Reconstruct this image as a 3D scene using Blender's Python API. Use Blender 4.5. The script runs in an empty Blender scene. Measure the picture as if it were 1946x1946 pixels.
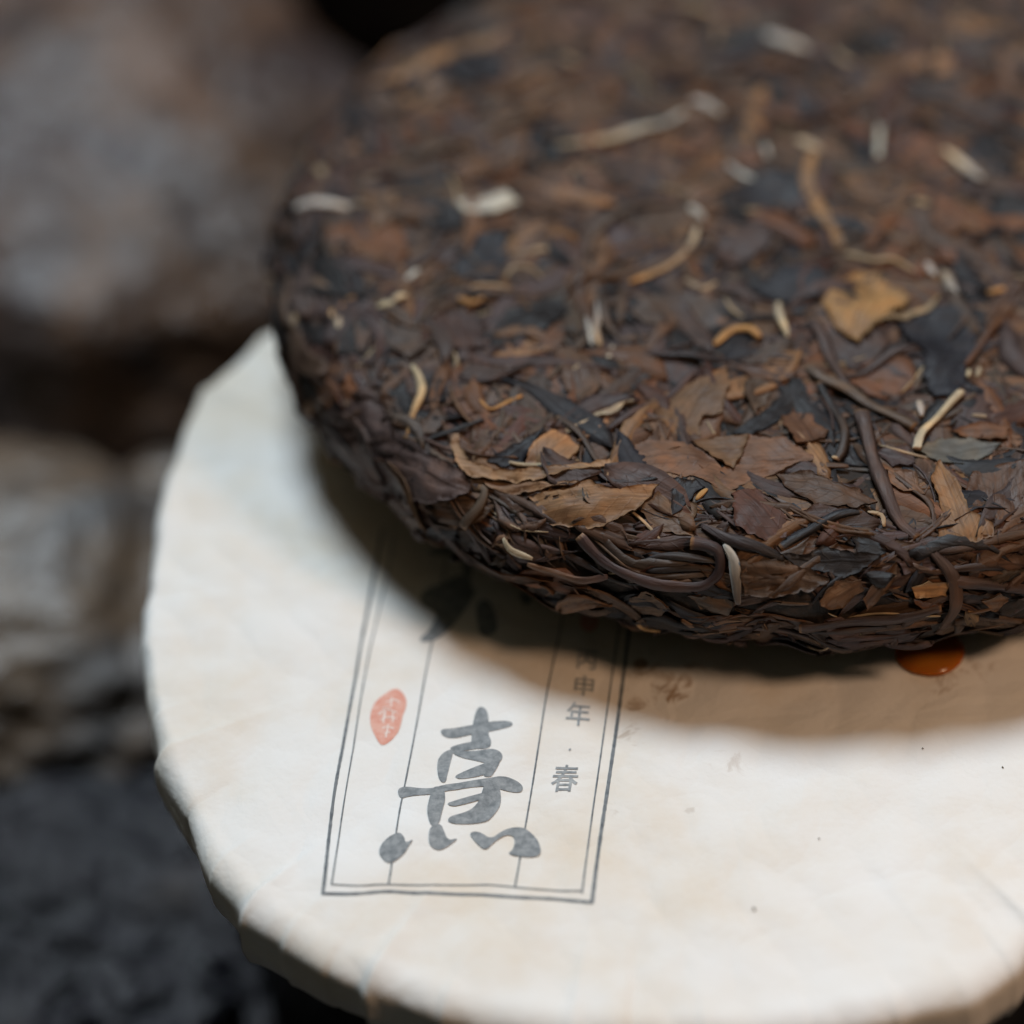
import bpy, bmesh, math, random
import numpy as np
from mathutils import Vector, Matrix, noise
from mathutils.geometry import delaunay_2d_cdt

# ------------------------------------------------------------------ camera, sky, sun, exposure
SC = bpy.context.scene
COL = SC.collection
R = math.radians
PITCH = R(42.0)
LENS, SENSOR = 85.0, 24.0
CAM_DIST = 0.658
UPPER_TOP = Vector((0.0, 0.0, 0.0915))              # centre of the bare tea cake's top face
fwd = Vector((0, math.cos(PITCH), -math.sin(PITCH)))
upv = Vector((0, math.sin(PITCH), math.cos(PITCH)))
rgt = Vector((1, 0, 0))
CAM_LOC = UPPER_TOP - rgt * 0.0555 - upv * 0.0582 - fwd * CAM_DIST

cam_data = bpy.data.cameras.new("camera")
cam = bpy.data.objects.new("camera", cam_data)
COL.objects.link(cam)
cam.location = CAM_LOC
cam.rotation_euler = (math.pi / 2 - PITCH, 0, 0)
cam_data.lens = LENS
cam_data.sensor_width = SENSOR
cam_data.clip_start = 0.02
cam_data.clip_end = 100
cam_data.dof.use_dof = True
cam_data.dof.focus_distance = 0.589
cam_data.dof.aperture_fstop = 3.3
cam_data.dof.aperture_blades = 0
SC.camera = cam

SUN_EL, SUN_AZ = R(63.5), R(-20)                      # soft daylight from behind
world = bpy.data.worlds.new("World")
SC.world = world
world.use_nodes = True
wn = world.node_tree
sky = wn.nodes.new("ShaderNodeTexSky")
sky.sky_type = 'NISHITA'
sky.sun_disc = False
sky.sun_elevation = SUN_EL
sky.sun_rotation = SUN_AZ
sky.air_density = 5.0
sky.dust_density = 10.0
sky.ozone_density = 0.0
wn.links.new(sky.outputs[0], wn.nodes["Background"].inputs[0])
wn.nodes["Background"].inputs[1].default_value = 0.014
sun_data = bpy.data.lights.new("sun", 'SUN')
sun_data.energy = 5.0
sun_data.angle = R(20)
sun_data.color = (0.77, 0.90, 1.0)
sun = bpy.data.objects.new("sun", sun_data)
COL.objects.link(sun)
sun_dir = Vector((math.sin(SUN_AZ) * math.cos(SUN_EL), math.cos(SUN_AZ) * math.cos(SUN_EL), math.sin(SUN_EL)))
sun.rotation_euler = sun_dir.to_track_quat('Z', 'Y').to_euler()
# the photograph's second, warm light: its own shorter shadow shows under the cake's front edge
lamp_data = bpy.data.lights.new("warm_lamp", 'AREA')
lamp_data.shape = 'DISK'
lamp_data.size = 0.12
lamp_data.energy = 2.35
lamp_data.color = (1.0, 0.64, 0.40)
lamp = bpy.data.objects.new("warm_lamp", lamp_data)
COL.objects.link(lamp)
lamp.location = (0.31, -0.30, 0.56)
lamp.rotation_euler = (Vector(lamp.location) - Vector((0.0, -0.08, 0.06))).to_track_quat('Z', 'Y').to_euler()
SC.view_settings.view_transform = 'Standard'
SC.view_settings.look = 'None'
SC.view_settings.exposure = -0.79
SC.view_settings.gamma = 1.0

# ------------------------------------------------------------------ helpers
def tag(o, label=None, cat=None, group=None, kind=None):
    if label: o['label'] = label
    if cat: o['category'] = cat
    if group: o['group'] = group
    if kind: o['kind'] = kind
    return o

def empty(name, loc, rot=(0, 0, 0)):
    o = bpy.data.objects.new(name, None)
    COL.objects.link(o)
    o.location = loc
    o.rotation_euler = rot
    o.empty_display_size = 0.02
    return o

def link_mesh(name, me, mat, parent=None, smooth=True):
    if mat: me.materials.append(mat)
    if smooth:
        me.polygons.foreach_set("use_smooth", [True] * len(me.polygons))
    o = bpy.data.objects.new(name, me)
    COL.objects.link(o)
    if parent: o.parent = parent
    return o

# ------------------------------------------------------------------ cakes as surfaces: unrolled coordinates (X, Y) -> a point of the skin
class Skin:
    """A round cake. (X, Y) are metres walked over its skin from the top's centre; the skin bends over the edge."""
    def __init__(self, prof, lump, rim=None):
        p = np.array(prof, float)
        d = np.diff(p, axis=0)
        L = np.concatenate([[0], np.cumsum(np.hypot(d[:, 0], d[:, 1]))])
        self.s = np.linspace(0, L[-1], 400)
        self.r = np.interp(self.s, L, p[:, 0])
        self.z = np.interp(self.s, L, p[:, 1])
        dr, dz = np.gradient(self.r, self.s), np.gradient(self.z, self.s)
        n = np.hypot(dr, dz)
        self.nr, self.nz = -dz / n, dr / n
        self.lump, self.rim = lump, rim
        self.smax = L[-1]
    def at(self, X, Y, h=0.0):
        X, Y = np.asarray(X, float), np.asarray(Y, float)
        s = np.clip(np.hypot(X, Y), 0, self.smax)
        th = np.arctan2(Y, X)
        r, z = np.interp(s, self.s, self.r), np.interp(s, self.s, self.z)
        nr, nz = np.interp(s, self.s, self.nr), np.interp(s, self.s, self.nz)
        hh = h + self.lump(X, Y)
        k = self.rim(th) if self.rim is not None else 1.0
        w = np.clip((r / self.r.max() - 0.55) / 0.45, 0, 1) ** 2 if self.rim is not None else 0.0
        rr = r * (1 + (k - 1) * w) + nr * hh
        return np.stack([rr * np.cos(th), rr * np.sin(th), z + nz * hh], -1)
    def normal(self, X, Y):
        s = np.clip(np.hypot(X, Y), 0, self.smax)
        th = np.arctan2(Y, X)
        nr, nz = np.interp(s, self.s, self.nr), np.interp(s, self.s, self.nz)
        return np.stack([nr * np.cos(th), nr * np.sin(th), nz], -1)
    def inverse(self, p):
        r, th = math.hypot(p[0], p[1]), math.atan2(p[1], p[0])
        if self.rim is not None:
            k = float(self.rim(np.array(th)))
            w = max(0, min(1, (r / self.r.max() - 0.55) / 0.45)) ** 2
            r = r / (1 + (k - 1) * w)
        i = int(np.argmin((self.r - r) ** 2 + (self.z - p[2]) ** 2))
        if self.z[i] > self.z.max() - 0.004 and r < self.r.max() * 0.8:
            s = float(np.interp(r, self.r[:250], self.s[:250])) if np.all(np.diff(self.r[:250]) > 0) else float(self.s[i])
        else:
            s = float(self.s[i])
        return s * math.cos(th), s * math.sin(th)

def arc(cx, cz, ax, az, a0, a1, n, e=1.0):
    out = []
    for i in range(n):
        a = R(a0 + (a1 - a0) * i / (n - 1))
        c, s_ = math.cos(a), math.sin(a)
        out.append((cx + ax * math.copysign(abs(c) ** e, c), cz + az * math.copysign(abs(s_) ** e, s_)))
    return out

CAKE_H = 0.0300
def cake_lump(X, Y):
    return (0.0006 * np.sin(X * 170 + 1.3) * np.sin(Y * 150 + 0.4) + 0.0005 * np.sin(X * 330 + Y * 210 + 2.0)
            + 0.0004 * np.sin(Y * 420 - X * 130))
def cake_rim(th):
    b = lambda c, w: np.exp(-((np.mod(th - R(c) + math.pi, 2 * math.pi) - math.pi) / R(w)) ** 2)
    return 1 + 0.028 * b(-122, 22) - 0.022 * b(162, 16) + 0.006 * np.sin(3 * th + 0.7) + 0.004 * np.sin(5 * th + 2.1) + 0.003 * np.sin(11 * th)
cake_prof = [(0.086 * t, CAKE_H - 0.0022 * t ** 2.2) for t in np.linspace(0, 1, 30)] + \
            arc(0.086, CAKE_H - 0.0142, 0.0145, 0.0120, 86, 0, 24) + arc(0.086, CAKE_H - 0.0142, 0.0145, 0.0146, -4, -84, 24)[0:] + [(0.06, 0.0008), (0.05, 0.0004)]
CAKE = Skin(cake_prof, cake_lump, cake_rim)

PAPER_H = 0.030
RIM_A = [-180, -167, -154.6, -145.7, -138.6, -134.3, -131, -127.7, -122, -116.7, -111.8, -106.7, -98, -89.3, -80.7, -71.6, -65, -60, -57, -45, -30, -8, 15, 40, 70, 95, 120, 135, 141, 148.2, 157.3, 171.4, 180]
RIM_R = [89.2, 90.2, 92.6, 96.0, 99.6, 101.6, 103.2, 103.8, 104.6, 105.2, 105.8, 106.4, 106.6, 106.8, 107.2, 108.2, 109.2, 106.8, 103.7, 100, 98, 97.5, 95.5, 97.5, 95, 97, 96, 104, 101.5, 99.2, 94.6, 90.0, 89.2]
def paper_rim(th):                                   # the folded rim has corners
    a = np.mod(np.asarray(th, float) + math.pi, 2 * math.pi) - math.pi
    return np.interp(np.degrees(a), RIM_A, RIM_R) / 97.0
def paper_lump(X, Y):
    s = np.hypot(X, Y)
    th = np.arctan2(Y, X)
    e = np.clip((s - 0.060) / 0.034, 0, 1.25) ** 2.2
    fold = 0.0
    for (c, w, a, l) in PLEATS:                       # a crease: sharp on one side, easy on the other
        d = np.mod(th - R(c) + math.pi, 2 * math.pi) - math.pi
        x = d / R(w)
        fold = fold + a * np.where(x < 0, np.exp(-np.abs(x) * 4.5), np.exp(-np.abs(x) * 1.1)) * np.clip((s - l) / (0.095 - l), 0, 1.2) ** 1.3
    broad = 0.00030 * np.sin(X * 95 + 0.6) * np.sin(Y * 80 + 1.0) + 0.00015 * np.sin(X * 210 - Y * 160)
    cr = np.abs(np.sin(X * 260 + Y * 90 + 2 * np.sin(Y * 70))) * np.abs(np.sin(Y * 180 - X * 60 + 1.5 * np.sin(X * 90)))
    return broad + 0.00034 * cr + fold + e * (0.00010 * np.sin(th * 17 + 3 * np.sin(th * 3)) + 0.00008 * np.sin(th * 41 + s * 60))
PLEATS = [(-177, 8, .0006, .04), (-153, 4, .0012, .065), (-131, 2.2, .0013, .082), (-117, 2.5, .0014, .078), (-99, 4, .0010, .075), (-94, 3, -.0010, .08),
          (-66, 4, .0005, .07), (-57, 2.5, .0014, .080), (-25, 5, .0009, .06), (0, 5, .0009, .06), (30, 5, -.0008, .06), (60, 5, .0009, .06), (90, 5, .0008, .06), (146, 3, .0010, .07),
          (-171, 1.2, 0.00027, .084), (-159, 1.0, 0.00032, .086), (-145, 1.3, -0.00027, .084), (-137, 0.9, 0.00032, .087), (-126, 1.0, 0.00036, .086), (-121, 0.8, -0.00027, .086), (-110, 1.0, 0.00036, .086), (-88, 0.9, 0.00032, .087), (-79, 1.2, -0.00027, .085), (-72, 0.9, 0.00036, .087), (-61, 1.0, 0.00036, .086), (-53, 0.9, -0.00027, .086)]
paper_prof = [(0.0937 * t, PAPER_H - 0.0024 * t ** 2.5) for t in np.linspace(0, 1, 44)] + \
             arc(0.0937, PAPER_H - 0.0059, 0.0033, 0.0036, 82, 4, 14) + [(0.0969, 0.0195), (0.0960, 0.0160), (0.0930, 0.0118), (0.087, 0.0075), (0.080, 0.0045), (0.072, 0.0018), (0.03, 0.001)]
PAPER = Skin(paper_prof, paper_lump, paper_rim)

UPPER_ROT = (R(-3.5), 0, 0)                         # it leans back over the wrapped cake's far rim
UPPER_LOC = UPPER_TOP - Matrix.Rotation(UPPER_ROT[0], 3, 'X') @ Vector((0, 0, CAKE_H))
LOWER_LOC = Vector((-0.0290, -0.0675, 0.0312))
LOWER_ROT = (R(-2.0), R(-2.0), 0)

def skin_mesh(name, skin, ns, nt):
    sv = np.concatenate([[0.0004], np.linspace(0.003, skin.smax, ns - 1)])
    th = np.linspace(0, 2 * math.pi, nt, endpoint=False)
    S, T = np.meshgrid(sv, th, indexing='ij')
    P = skin.at(S * np.cos(T), S * np.sin(T)).reshape(-1, 3)
    idx = np.arange(ns * nt).reshape(ns, nt)
    nx = np.roll(idx, -1, axis=1)
    F = np.stack([idx[:-1], idx[1:], nx[1:], nx[:-1]], -1).reshape(-1, 4).tolist()
    F.append(list(reversed(idx[0].tolist())) [::-1])
    F.append(idx[-1].tolist()[::-1])
    me = bpy.data.meshes.new(name)
    me.from_pydata(P.tolist(), [], F)
    me.update()
    return me
# ------------------------------------------------------------------ shapes in the cakes' own unrolled coordinates (mm)
LEAVES = [
    ('purplel',0.9,0.34,[(-90.76,-53.01),(-83.87,-54.68),(-78.59,-56.51),(-75.24,-60.89),(-74.49,-65.02),(-70.86,-68.95),(-65.57,-71.77),(-60.68,-77.01),(-61.14,-78.23),(-64.57,-78.68),(-68.44,-77.57),(-77.28,-74.27),(-85.42,-70.76),(-89.72,-65.92),(-93.14,-60.99),(-92.96,-57.41)]),
    ('rust',0.6,0.2,[(-92.47,-41.51),(-88.66,-43.77),(-83.26,-47.72),(-80.8,-54.8),(-83.55,-55.16),(-90.82,-51.24),(-92.11,-46.15)]),
    ('tan',0.9,0.15,[(-52.49,-75.33),(-50.84,-72.42),(-48.07,-69.29),(-45.36,-71.09),(-43.89,-73.47),(-46.06,-77.97),(-49.13,-77.07)]),
    ('slate',0.7,0.3,[(-58.57,-73.91),(-55.91,-72.83),(-51.76,-71.26),(-49.33,-68.91),(-51.18,-73.2),(-52.84,-75.59),(-55.25,-75.39)]),
    ('tan',1.2,0.4,[(-52.16,-81.05),(-47.79,-80.81),(-41.84,-81.25),(-39.23,-83.47),(-32.32,-83.27),(-31.22,-83.68),(-34.07,-87.04),(-39.04,-89.03),(-43.56,-88.76),(-47.81,-87.02),(-50.35,-83.64)]),
    ('brown',0.5,0.15,[(-48.04,-48.33),(-44.21,-47.43),(-40.78,-53.23),(-40.45,-59.21),(-43.5,-60.81),(-46.24,-58.98),(-47.32,-54.45)]),
    ('brown',0.4,0.1,[(-52.22,-47.78),(-49.09,-43.17),(-46.62,-41.02),(-46.3,-46.05),(-48.04,-48.89)]),
    ('black',0.6,0.2,[(-60.0,-40.14),(-56.15,-35.44),(-49.74,-32.49),(-46.53,-32.65),(-46.6,-38.73),(-49.79,-43.19),(-54.33,-45.13),(-58.86,-46.3)]),
    ('slate',0.7,0.05,[(-63.09,-18.78),(-61.31,-14.0),(-56.55,-14.19),(-56.36,-21.36),(-57.95,-28.4),(-64.78,-27.42),(-65.58,-22.88)]),
    ('black',0.4,0.1,[(-94.01,-33.21),(-92.28,-30.56),(-88.14,-32.36),(-87.95,-39.42),(-93.05,-39.14)]),
    ('black',0.6,0.1,[(-85.91,-37.87),(-83.84,-33.13),(-79.52,-36.88),(-78.67,-41.4),(-80.63,-45.63),(-85.06,-44.42)]),
    ('black',0.5,0.1,[(-75.5,-54.41),(-73.51,-52.9),(-71.9,-59.08),(-72.84,-64.38),(-75.04,-59.15)]),
    ('black',0.4,0.1,[(-69.71,-54.51),(-67.27,-54.23),(-65.97,-60.21),(-69.0,-59.93)]),
    ('purple',0.5,0.3,[(-64.35,-53.87),(-60.88,-49.28),(-56.72,-49.37),(-54.18,-54.81),(-57.23,-57.92),(-61.86,-56.08)]),
    ('grey',0.5,0.3,[(-55.74,-59.92),(-51.43,-54.93),(-47.61,-58.12),(-46.81,-64.37),(-51.07,-67.11),(-54.93,-65.63)]),
    ('grey',0.4,0.2,[(-78.31,-38.45),(-73.65,-36.62),(-71.38,-40.88),(-70.08,-46.91),(-72.88,-48.7),(-77.13,-44.2)]),
    ('purple',0.5,0.2,[(-69.17,-38.26),(-65.36,-35.23),(-61.09,-36.95),(-59.9,-46.4),(-64.38,-48.05),(-68.08,-43.14)]),
    ('rust',0.4,0.2,[(-34.63,-58.3),(-30.7,-54.42),(-31.01,-66.82),(-34.11,-67.2)]),
    ('grey',0.4,0.2,[(-69.93,-63.88),(-67.06,-61.48),(-65.63,-63.6),(-67.38,-66.57),(-69.76,-66.5)]),
    ('amberleaf',0.9,0.25,[(-1.94,-36.38),(0.61,-30.91),(5.05,-26.63),(8.44,-26.45),(10.1,-29.46),(13.78,-34.2),(12.8,-36.87),(9.11,-41.01),(6.7,-43.88),(3.99,-46.75),(0.15,-43.83),(-0.72,-39.87)]),
    ('slate',0.7,0.12,[(10.84,-42.7),(16.85,-36.93),(24.36,-35.37),(28.64,-33.61),(25.47,-42.77),(21.98,-52.39),(19.51,-62.7),(15.29,-62.44),(13.93,-57.44),(14.77,-51.32),(12.07,-45.6)]),
    ('slate',0.6,0.12,[(-13.87,-31.93),(-8.29,-24.84),(-2.74,-25.21),(-0.03,-29.25),(-2.19,-34.54),(-7.34,-34.93),(-11.73,-33.89)]),
    ('grey',0.7,0.15,[(-34.86,-39.49),(-31.76,-34.25),(-25.4,-32.65),(-18.1,-35.23),(-15.27,-37.94),(-17.97,-40.68),(-27.55,-41.57),(-32.69,-41.31)]),
    ('tanbrown',0.7,0.2,[(-31.84,-66.3),(-28.1,-59.07),(-23.42,-57.27),(-18.97,-54.16),(-18.94,-60.69),(-20.19,-66.05),(-23.73,-66.5),(-24.2,-70.59),(-28.43,-71.02)]),
    ('rust',0.8,0.3,[(-10.55,-65.37),(-7.23,-63.54),(-3.61,-67.9),(-2.07,-70.88),(-4.0,-73.53),(-8.35,-75.49),(-9.89,-71.98)]),
    ('black',0.9,0.3,[(-18.94,-70.87),(-15.67,-68.04),(-12.31,-64.73),(-7.99,-57.43),(-6.54,-57.04),(-5.69,-61.38),(-4.01,-63.29),(-7.64,-64.5),(-12.54,-69.19),(-15.86,-72.19)]),
    ('tanbrown',1.0,0.25,[(-35.31,-73.83),(-31.26,-73.11),(-26.41,-73.61),(-24.02,-75.18),(-20.75,-80.02),(-15.86,-72.19),(-10.01,-73.89),(-5.7,-78.21),(-9.97,-79.97),(-15.55,-81.62),(-20.25,-85.28),(-24.25,-82.94),(-28.74,-81.49),(-33.39,-80.6)]),
    ('tanbrown',1.3,0.25,[(-26.05,-73.51),(-20.72,-71.62),(-15.86,-72.19),(-18.98,-80.04),(-21.7,-78.48),(-23.67,-75.08)]),
    ('darkred',0.9,0.25,[(-19.57,-86.29),(-15.31,-83.78),(-12.15,-88.49),(-9.58,-92.14),(-11.39,-94.45),(-14.1,-94.92),(-19.08,-92.78)]),
    ('brown',1.0,0.35,[(-12.11,-81.36),(-6.97,-81.96),(-1.4,-85.98),(3.66,-88.41),(0.44,-90.15),(-6.03,-89.11),(-9.66,-86.7)]),
    ('purple',0.8,0.3,[(-10.56,-90.78),(-5.7,-89.14),(1.85,-89.3),(-1.67,-90.96),(-6.47,-91.58)]),
    ('tan',1.1,0.2,[(12.95,-84.59),(14.5,-79.28),(16.88,-83.47),(18.69,-90.31),(21.99,-92.56),(22.22,-94.21),(17.32,-95.66),(13.28,-96.3),(13.02,-93.82),(14.24,-89.86)]),
    ('brown',0.7,0.3,[(20.04,-80.63),(28.79,-79.27),(27.86,-91.4),(24.57,-91.48),(19.72,-90.09),(18.41,-85.7)]),
    ('tanbrown',0.9,0.2,[(-34.0,-87.51),(-31.04,-84.19),(-28.79,-86.74),(-25.38,-87.37),(-25.62,-93.34),(-28.74,-91.99),(-32.47,-90.31)]),
    ('black',1.2,0.2,[(-28.68,-82.83),(-25.3,-83.06),(-23.97,-84.75),(-27.19,-87.69),(-29.29,-88.76)]),
    ('brown',0.9,0.4,[(-18.62,-97.1),(-14.2,-97.01),(-9.48,-98.42),(-4.38,-100.85),(-7.18,-102.36),(-12.4,-102.7),(-18.08,-102.69)]),
    ('black',1.1,0.35,[(-12.51,-96.82),(-7.7,-96.91),(-5.25,-95.82),(-0.51,-96.79),(3.89,-97.55),(0.8,-99.28),(-1.94,-100.93),(-5.38,-99.56),(-9.5,-98.83)]),
    ('tanbrown',1.1,0.3,[(-6.16,-103.67),(-3.33,-101.31),(0.46,-100.95),(1.18,-102.19),(-1.88,-105.5),(-4.75,-105.41)]),
    ('tanbrown',1.1,0.3,[(1.26,-103.85),(3.53,-100.47),(6.28,-98.26),(6.63,-100.32),(4.34,-102.94),(2.16,-106.33)]),
    ('amberleaf',1.0,0.2,[(8.89,-102.23),(12.1,-101.06),(15.12,-101.49),(15.08,-103.6),(9.75,-103.4)]),
    ('rust',0.9,0.2,[(9.43,-103.85),(13.32,-104.67),(14.99,-105.29),(12.0,-106.09)]),
    ('tanbrown',1.0,0.2,[(21.63,-104.13),(24.15,-102.29),(26.35,-103.03),(24.39,-105.65)]),
    ('silverleaf',1.0,0.35,[(10.94,-75.91),(15.62,-71.84),(20.89,-72.09),(25.55,-74.3),(23.97,-76.18),(18.78,-78.8),(14.59,-78.46)]),
    ('rust',0.7,0.2,[(17.53,-70.07),(22.56,-68.81),(27.5,-69.39),(26.37,-73.19),(19.51,-71.89)]),
    ('grey',0.6,0.3,[(-15.94,-58.25),(-11.55,-57.08),(-12.17,-61.77),(-14.92,-67.08),(-16.53,-62.72)]),
    ('brown',0.6,0.3,[(-17.84,-53.32),(-12.74,-52.54),(-7.21,-56.38),(-10.58,-58.92),(-15.17,-57.31)]),
    ('black',1.0,0.2,[(-0.76,-94.3),(3.38,-93.83),(4.58,-97.1),(0.82,-98.04)]),
    ('purple',0.8,0.4,[(6.28,-98.26),(11.2,-97.4),(12.68,-99.31),(7.68,-100.24)]),
    ('brown',1.2,0.2,[(4.61,-96.27),(6.44,-94.92),(9.51,-95.49),(10.62,-94.54),(8.08,-96.87)]),
    ('brown',0.8,0.3,[(-38.28,-101.45),(-34.46,-100.17),(-31.68,-103.7),(-34.34,-106.34),(-39.57,-105.84)]),
    ('grey',0.8,0.4,[(-27.86,-102.2),(-23.18,-102.52),(-20.4,-103.95),(-21.5,-106.27),(-26.1,-104.81)]),
    ('brown',0.8,0.3,[(17.59,-98.98),(22.35,-97.17),(28.18,-96.07),(28.75,-98.93),(22.39,-99.71)]),
    ('tanbrown',0.8,0.3,[(5.91,-81.21),(10.3,-82.45),(11.7,-87.29),(8.31,-86.01),(6.39,-84.51)]),
    ('purple',0.6,0.3,[(4.59,-76.15),(10.0,-74.44),(10.91,-79.85),(6.67,-80.32)]),
    ('slate',0.6,0.05,[(-2.81,31.58),(4.28,33.83),(4.01,24.6),(-2.04,24.63)]),
    ('slate',0.6,0.05,[(-18.22,-4.95),(-13.03,2.47),(-7.74,5.11),(-2.84,1.19),(-2.79,-5.07),(-8.32,-5.94),(-15.76,-7.24)]),
    ('black',0.6,0.05,[(10.37,58.45),(17.02,58.46),(19.25,51.91),(16.34,49.34),(10.36,48.77)]),
    ('slate',0.6,0.05,[(8.07,13.31),(10.87,15.26),(10.03,4.9),(7.45,4.99)]),
    ('tan',0.6,0.1,[(27.15,60.61),(34.96,60.31),(39.39,57.32),(34.5,55.57),(28.28,56.09)]),
    ('tan',0.6,0.1,[(15.26,45.63),(22.02,47.42),(27.76,46.85),(29.77,39.94),(23.19,39.41),(17.4,39.62)]),
    ('tanbrown',0.6,0.1,[(-24.77,-4.44),(-22.38,0.52),(-17.97,0.4),(-17.78,-3.11),(-21.89,-5.52)]),
    ('rust',0.6,0.1,[(19.79,-10.2),(24.35,-7.96),(25.17,-14.53),(21.4,-16.45)]),
    ('rust',0.6,0.1,[(-15.54,12.31),(-11.05,13.03),(-8.97,9.62),(-12.7,8.94)]),
    ('brown',0.6,0.1,[(10.8,5.39),(17.47,4.65),(15.98,0.37),(11.02,2.95)]),
    ('purple',0.7,0.2,[(-19.83,-17.19),(-14.35,-15.15),(-8.7,-11.67),(-9.84,-19.2),(-15.79,-24.2),(-19.34,-23.04)]),
    ('rust',0.6,0.1,[(19.01,-18.94),(23.94,-20.14),(24.46,-22.83),(20.46,-23.2)]),
    ('brown',0.5,0.1,[(4.26,-3.62),(12.27,-0.31),(15.55,-4.32),(9.85,-7.18)]),
    ('slate',0.5,0.1,[(17.05,35.88),(30.63,36.52),(32.18,32.77),(20.11,27.48)]),
    ('silver',0.9,0.1,[(-65.87,-2.28),(-61.76,-2.87),(-56.19,-1.07),(-53.97,-4.02),(-56.93,-6.53),(-64.34,-5.52)]),
    ('rust',0.6,0.1,[(-71.83,24.2),(-68.83,32.74),(-64.86,35.34),(-63.66,31.57),(-68.64,22.6)]),
    ('rust',0.5,0.1,[(-76.57,23.12),(-74.66,25.53),(-74.0,17.85),(-76.0,18.49)]),
    ('tanbrown',0.5,0.1,[(-82.25,0.63),(-76.48,0.33),(-76.66,-7.17),(-80.76,-10.35)]),
    ('tanbrown',0.6,0.1,[(-66.01,8.37),(-60.76,13.06),(-56.96,12.62),(-60.7,5.39),(-65.2,4.25)]),
    ('brown',0.6,0.15,[(-55.08,1.46),(-48.68,10.83),(-45.73,7.31),(-45.49,-5.02),(-49.57,-7.93),(-53.97,-3.32)]),
    ('slate',0.5,0.1,[(-68.4,42.05),(-63.57,51.55),(-56.92,49.07),(-56.99,41.05),(-64.06,37.72)]),
    ('rust',0.6,0.1,[(-40.42,54.67),(-34.34,61.13),(-30.22,53.0),(-31.59,46.21),(-38.59,47.83)]),
    ('rust',0.5,0.1,[(-43.19,1.33),(-39.85,2.04),(-38.03,-0.11),(-41.37,-0.96)]),
    ('slate',0.5,0.1,[(-68.82,-5.37),(-65.85,-3.94),(-63.94,-8.42),(-67.97,-11.61)]),
    ('tanbrown',0.4,0.1,[(-55.45,-10.83),(-48.86,-9.87),(-49.66,-20.02),(-54.36,-18.28)]),
    ('brown',0.4,0.4,[(-87.45,-72.21),(-70.67,-77.24),(-69.7,-79.22),(-78.56,-80.06)]),
]
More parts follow.
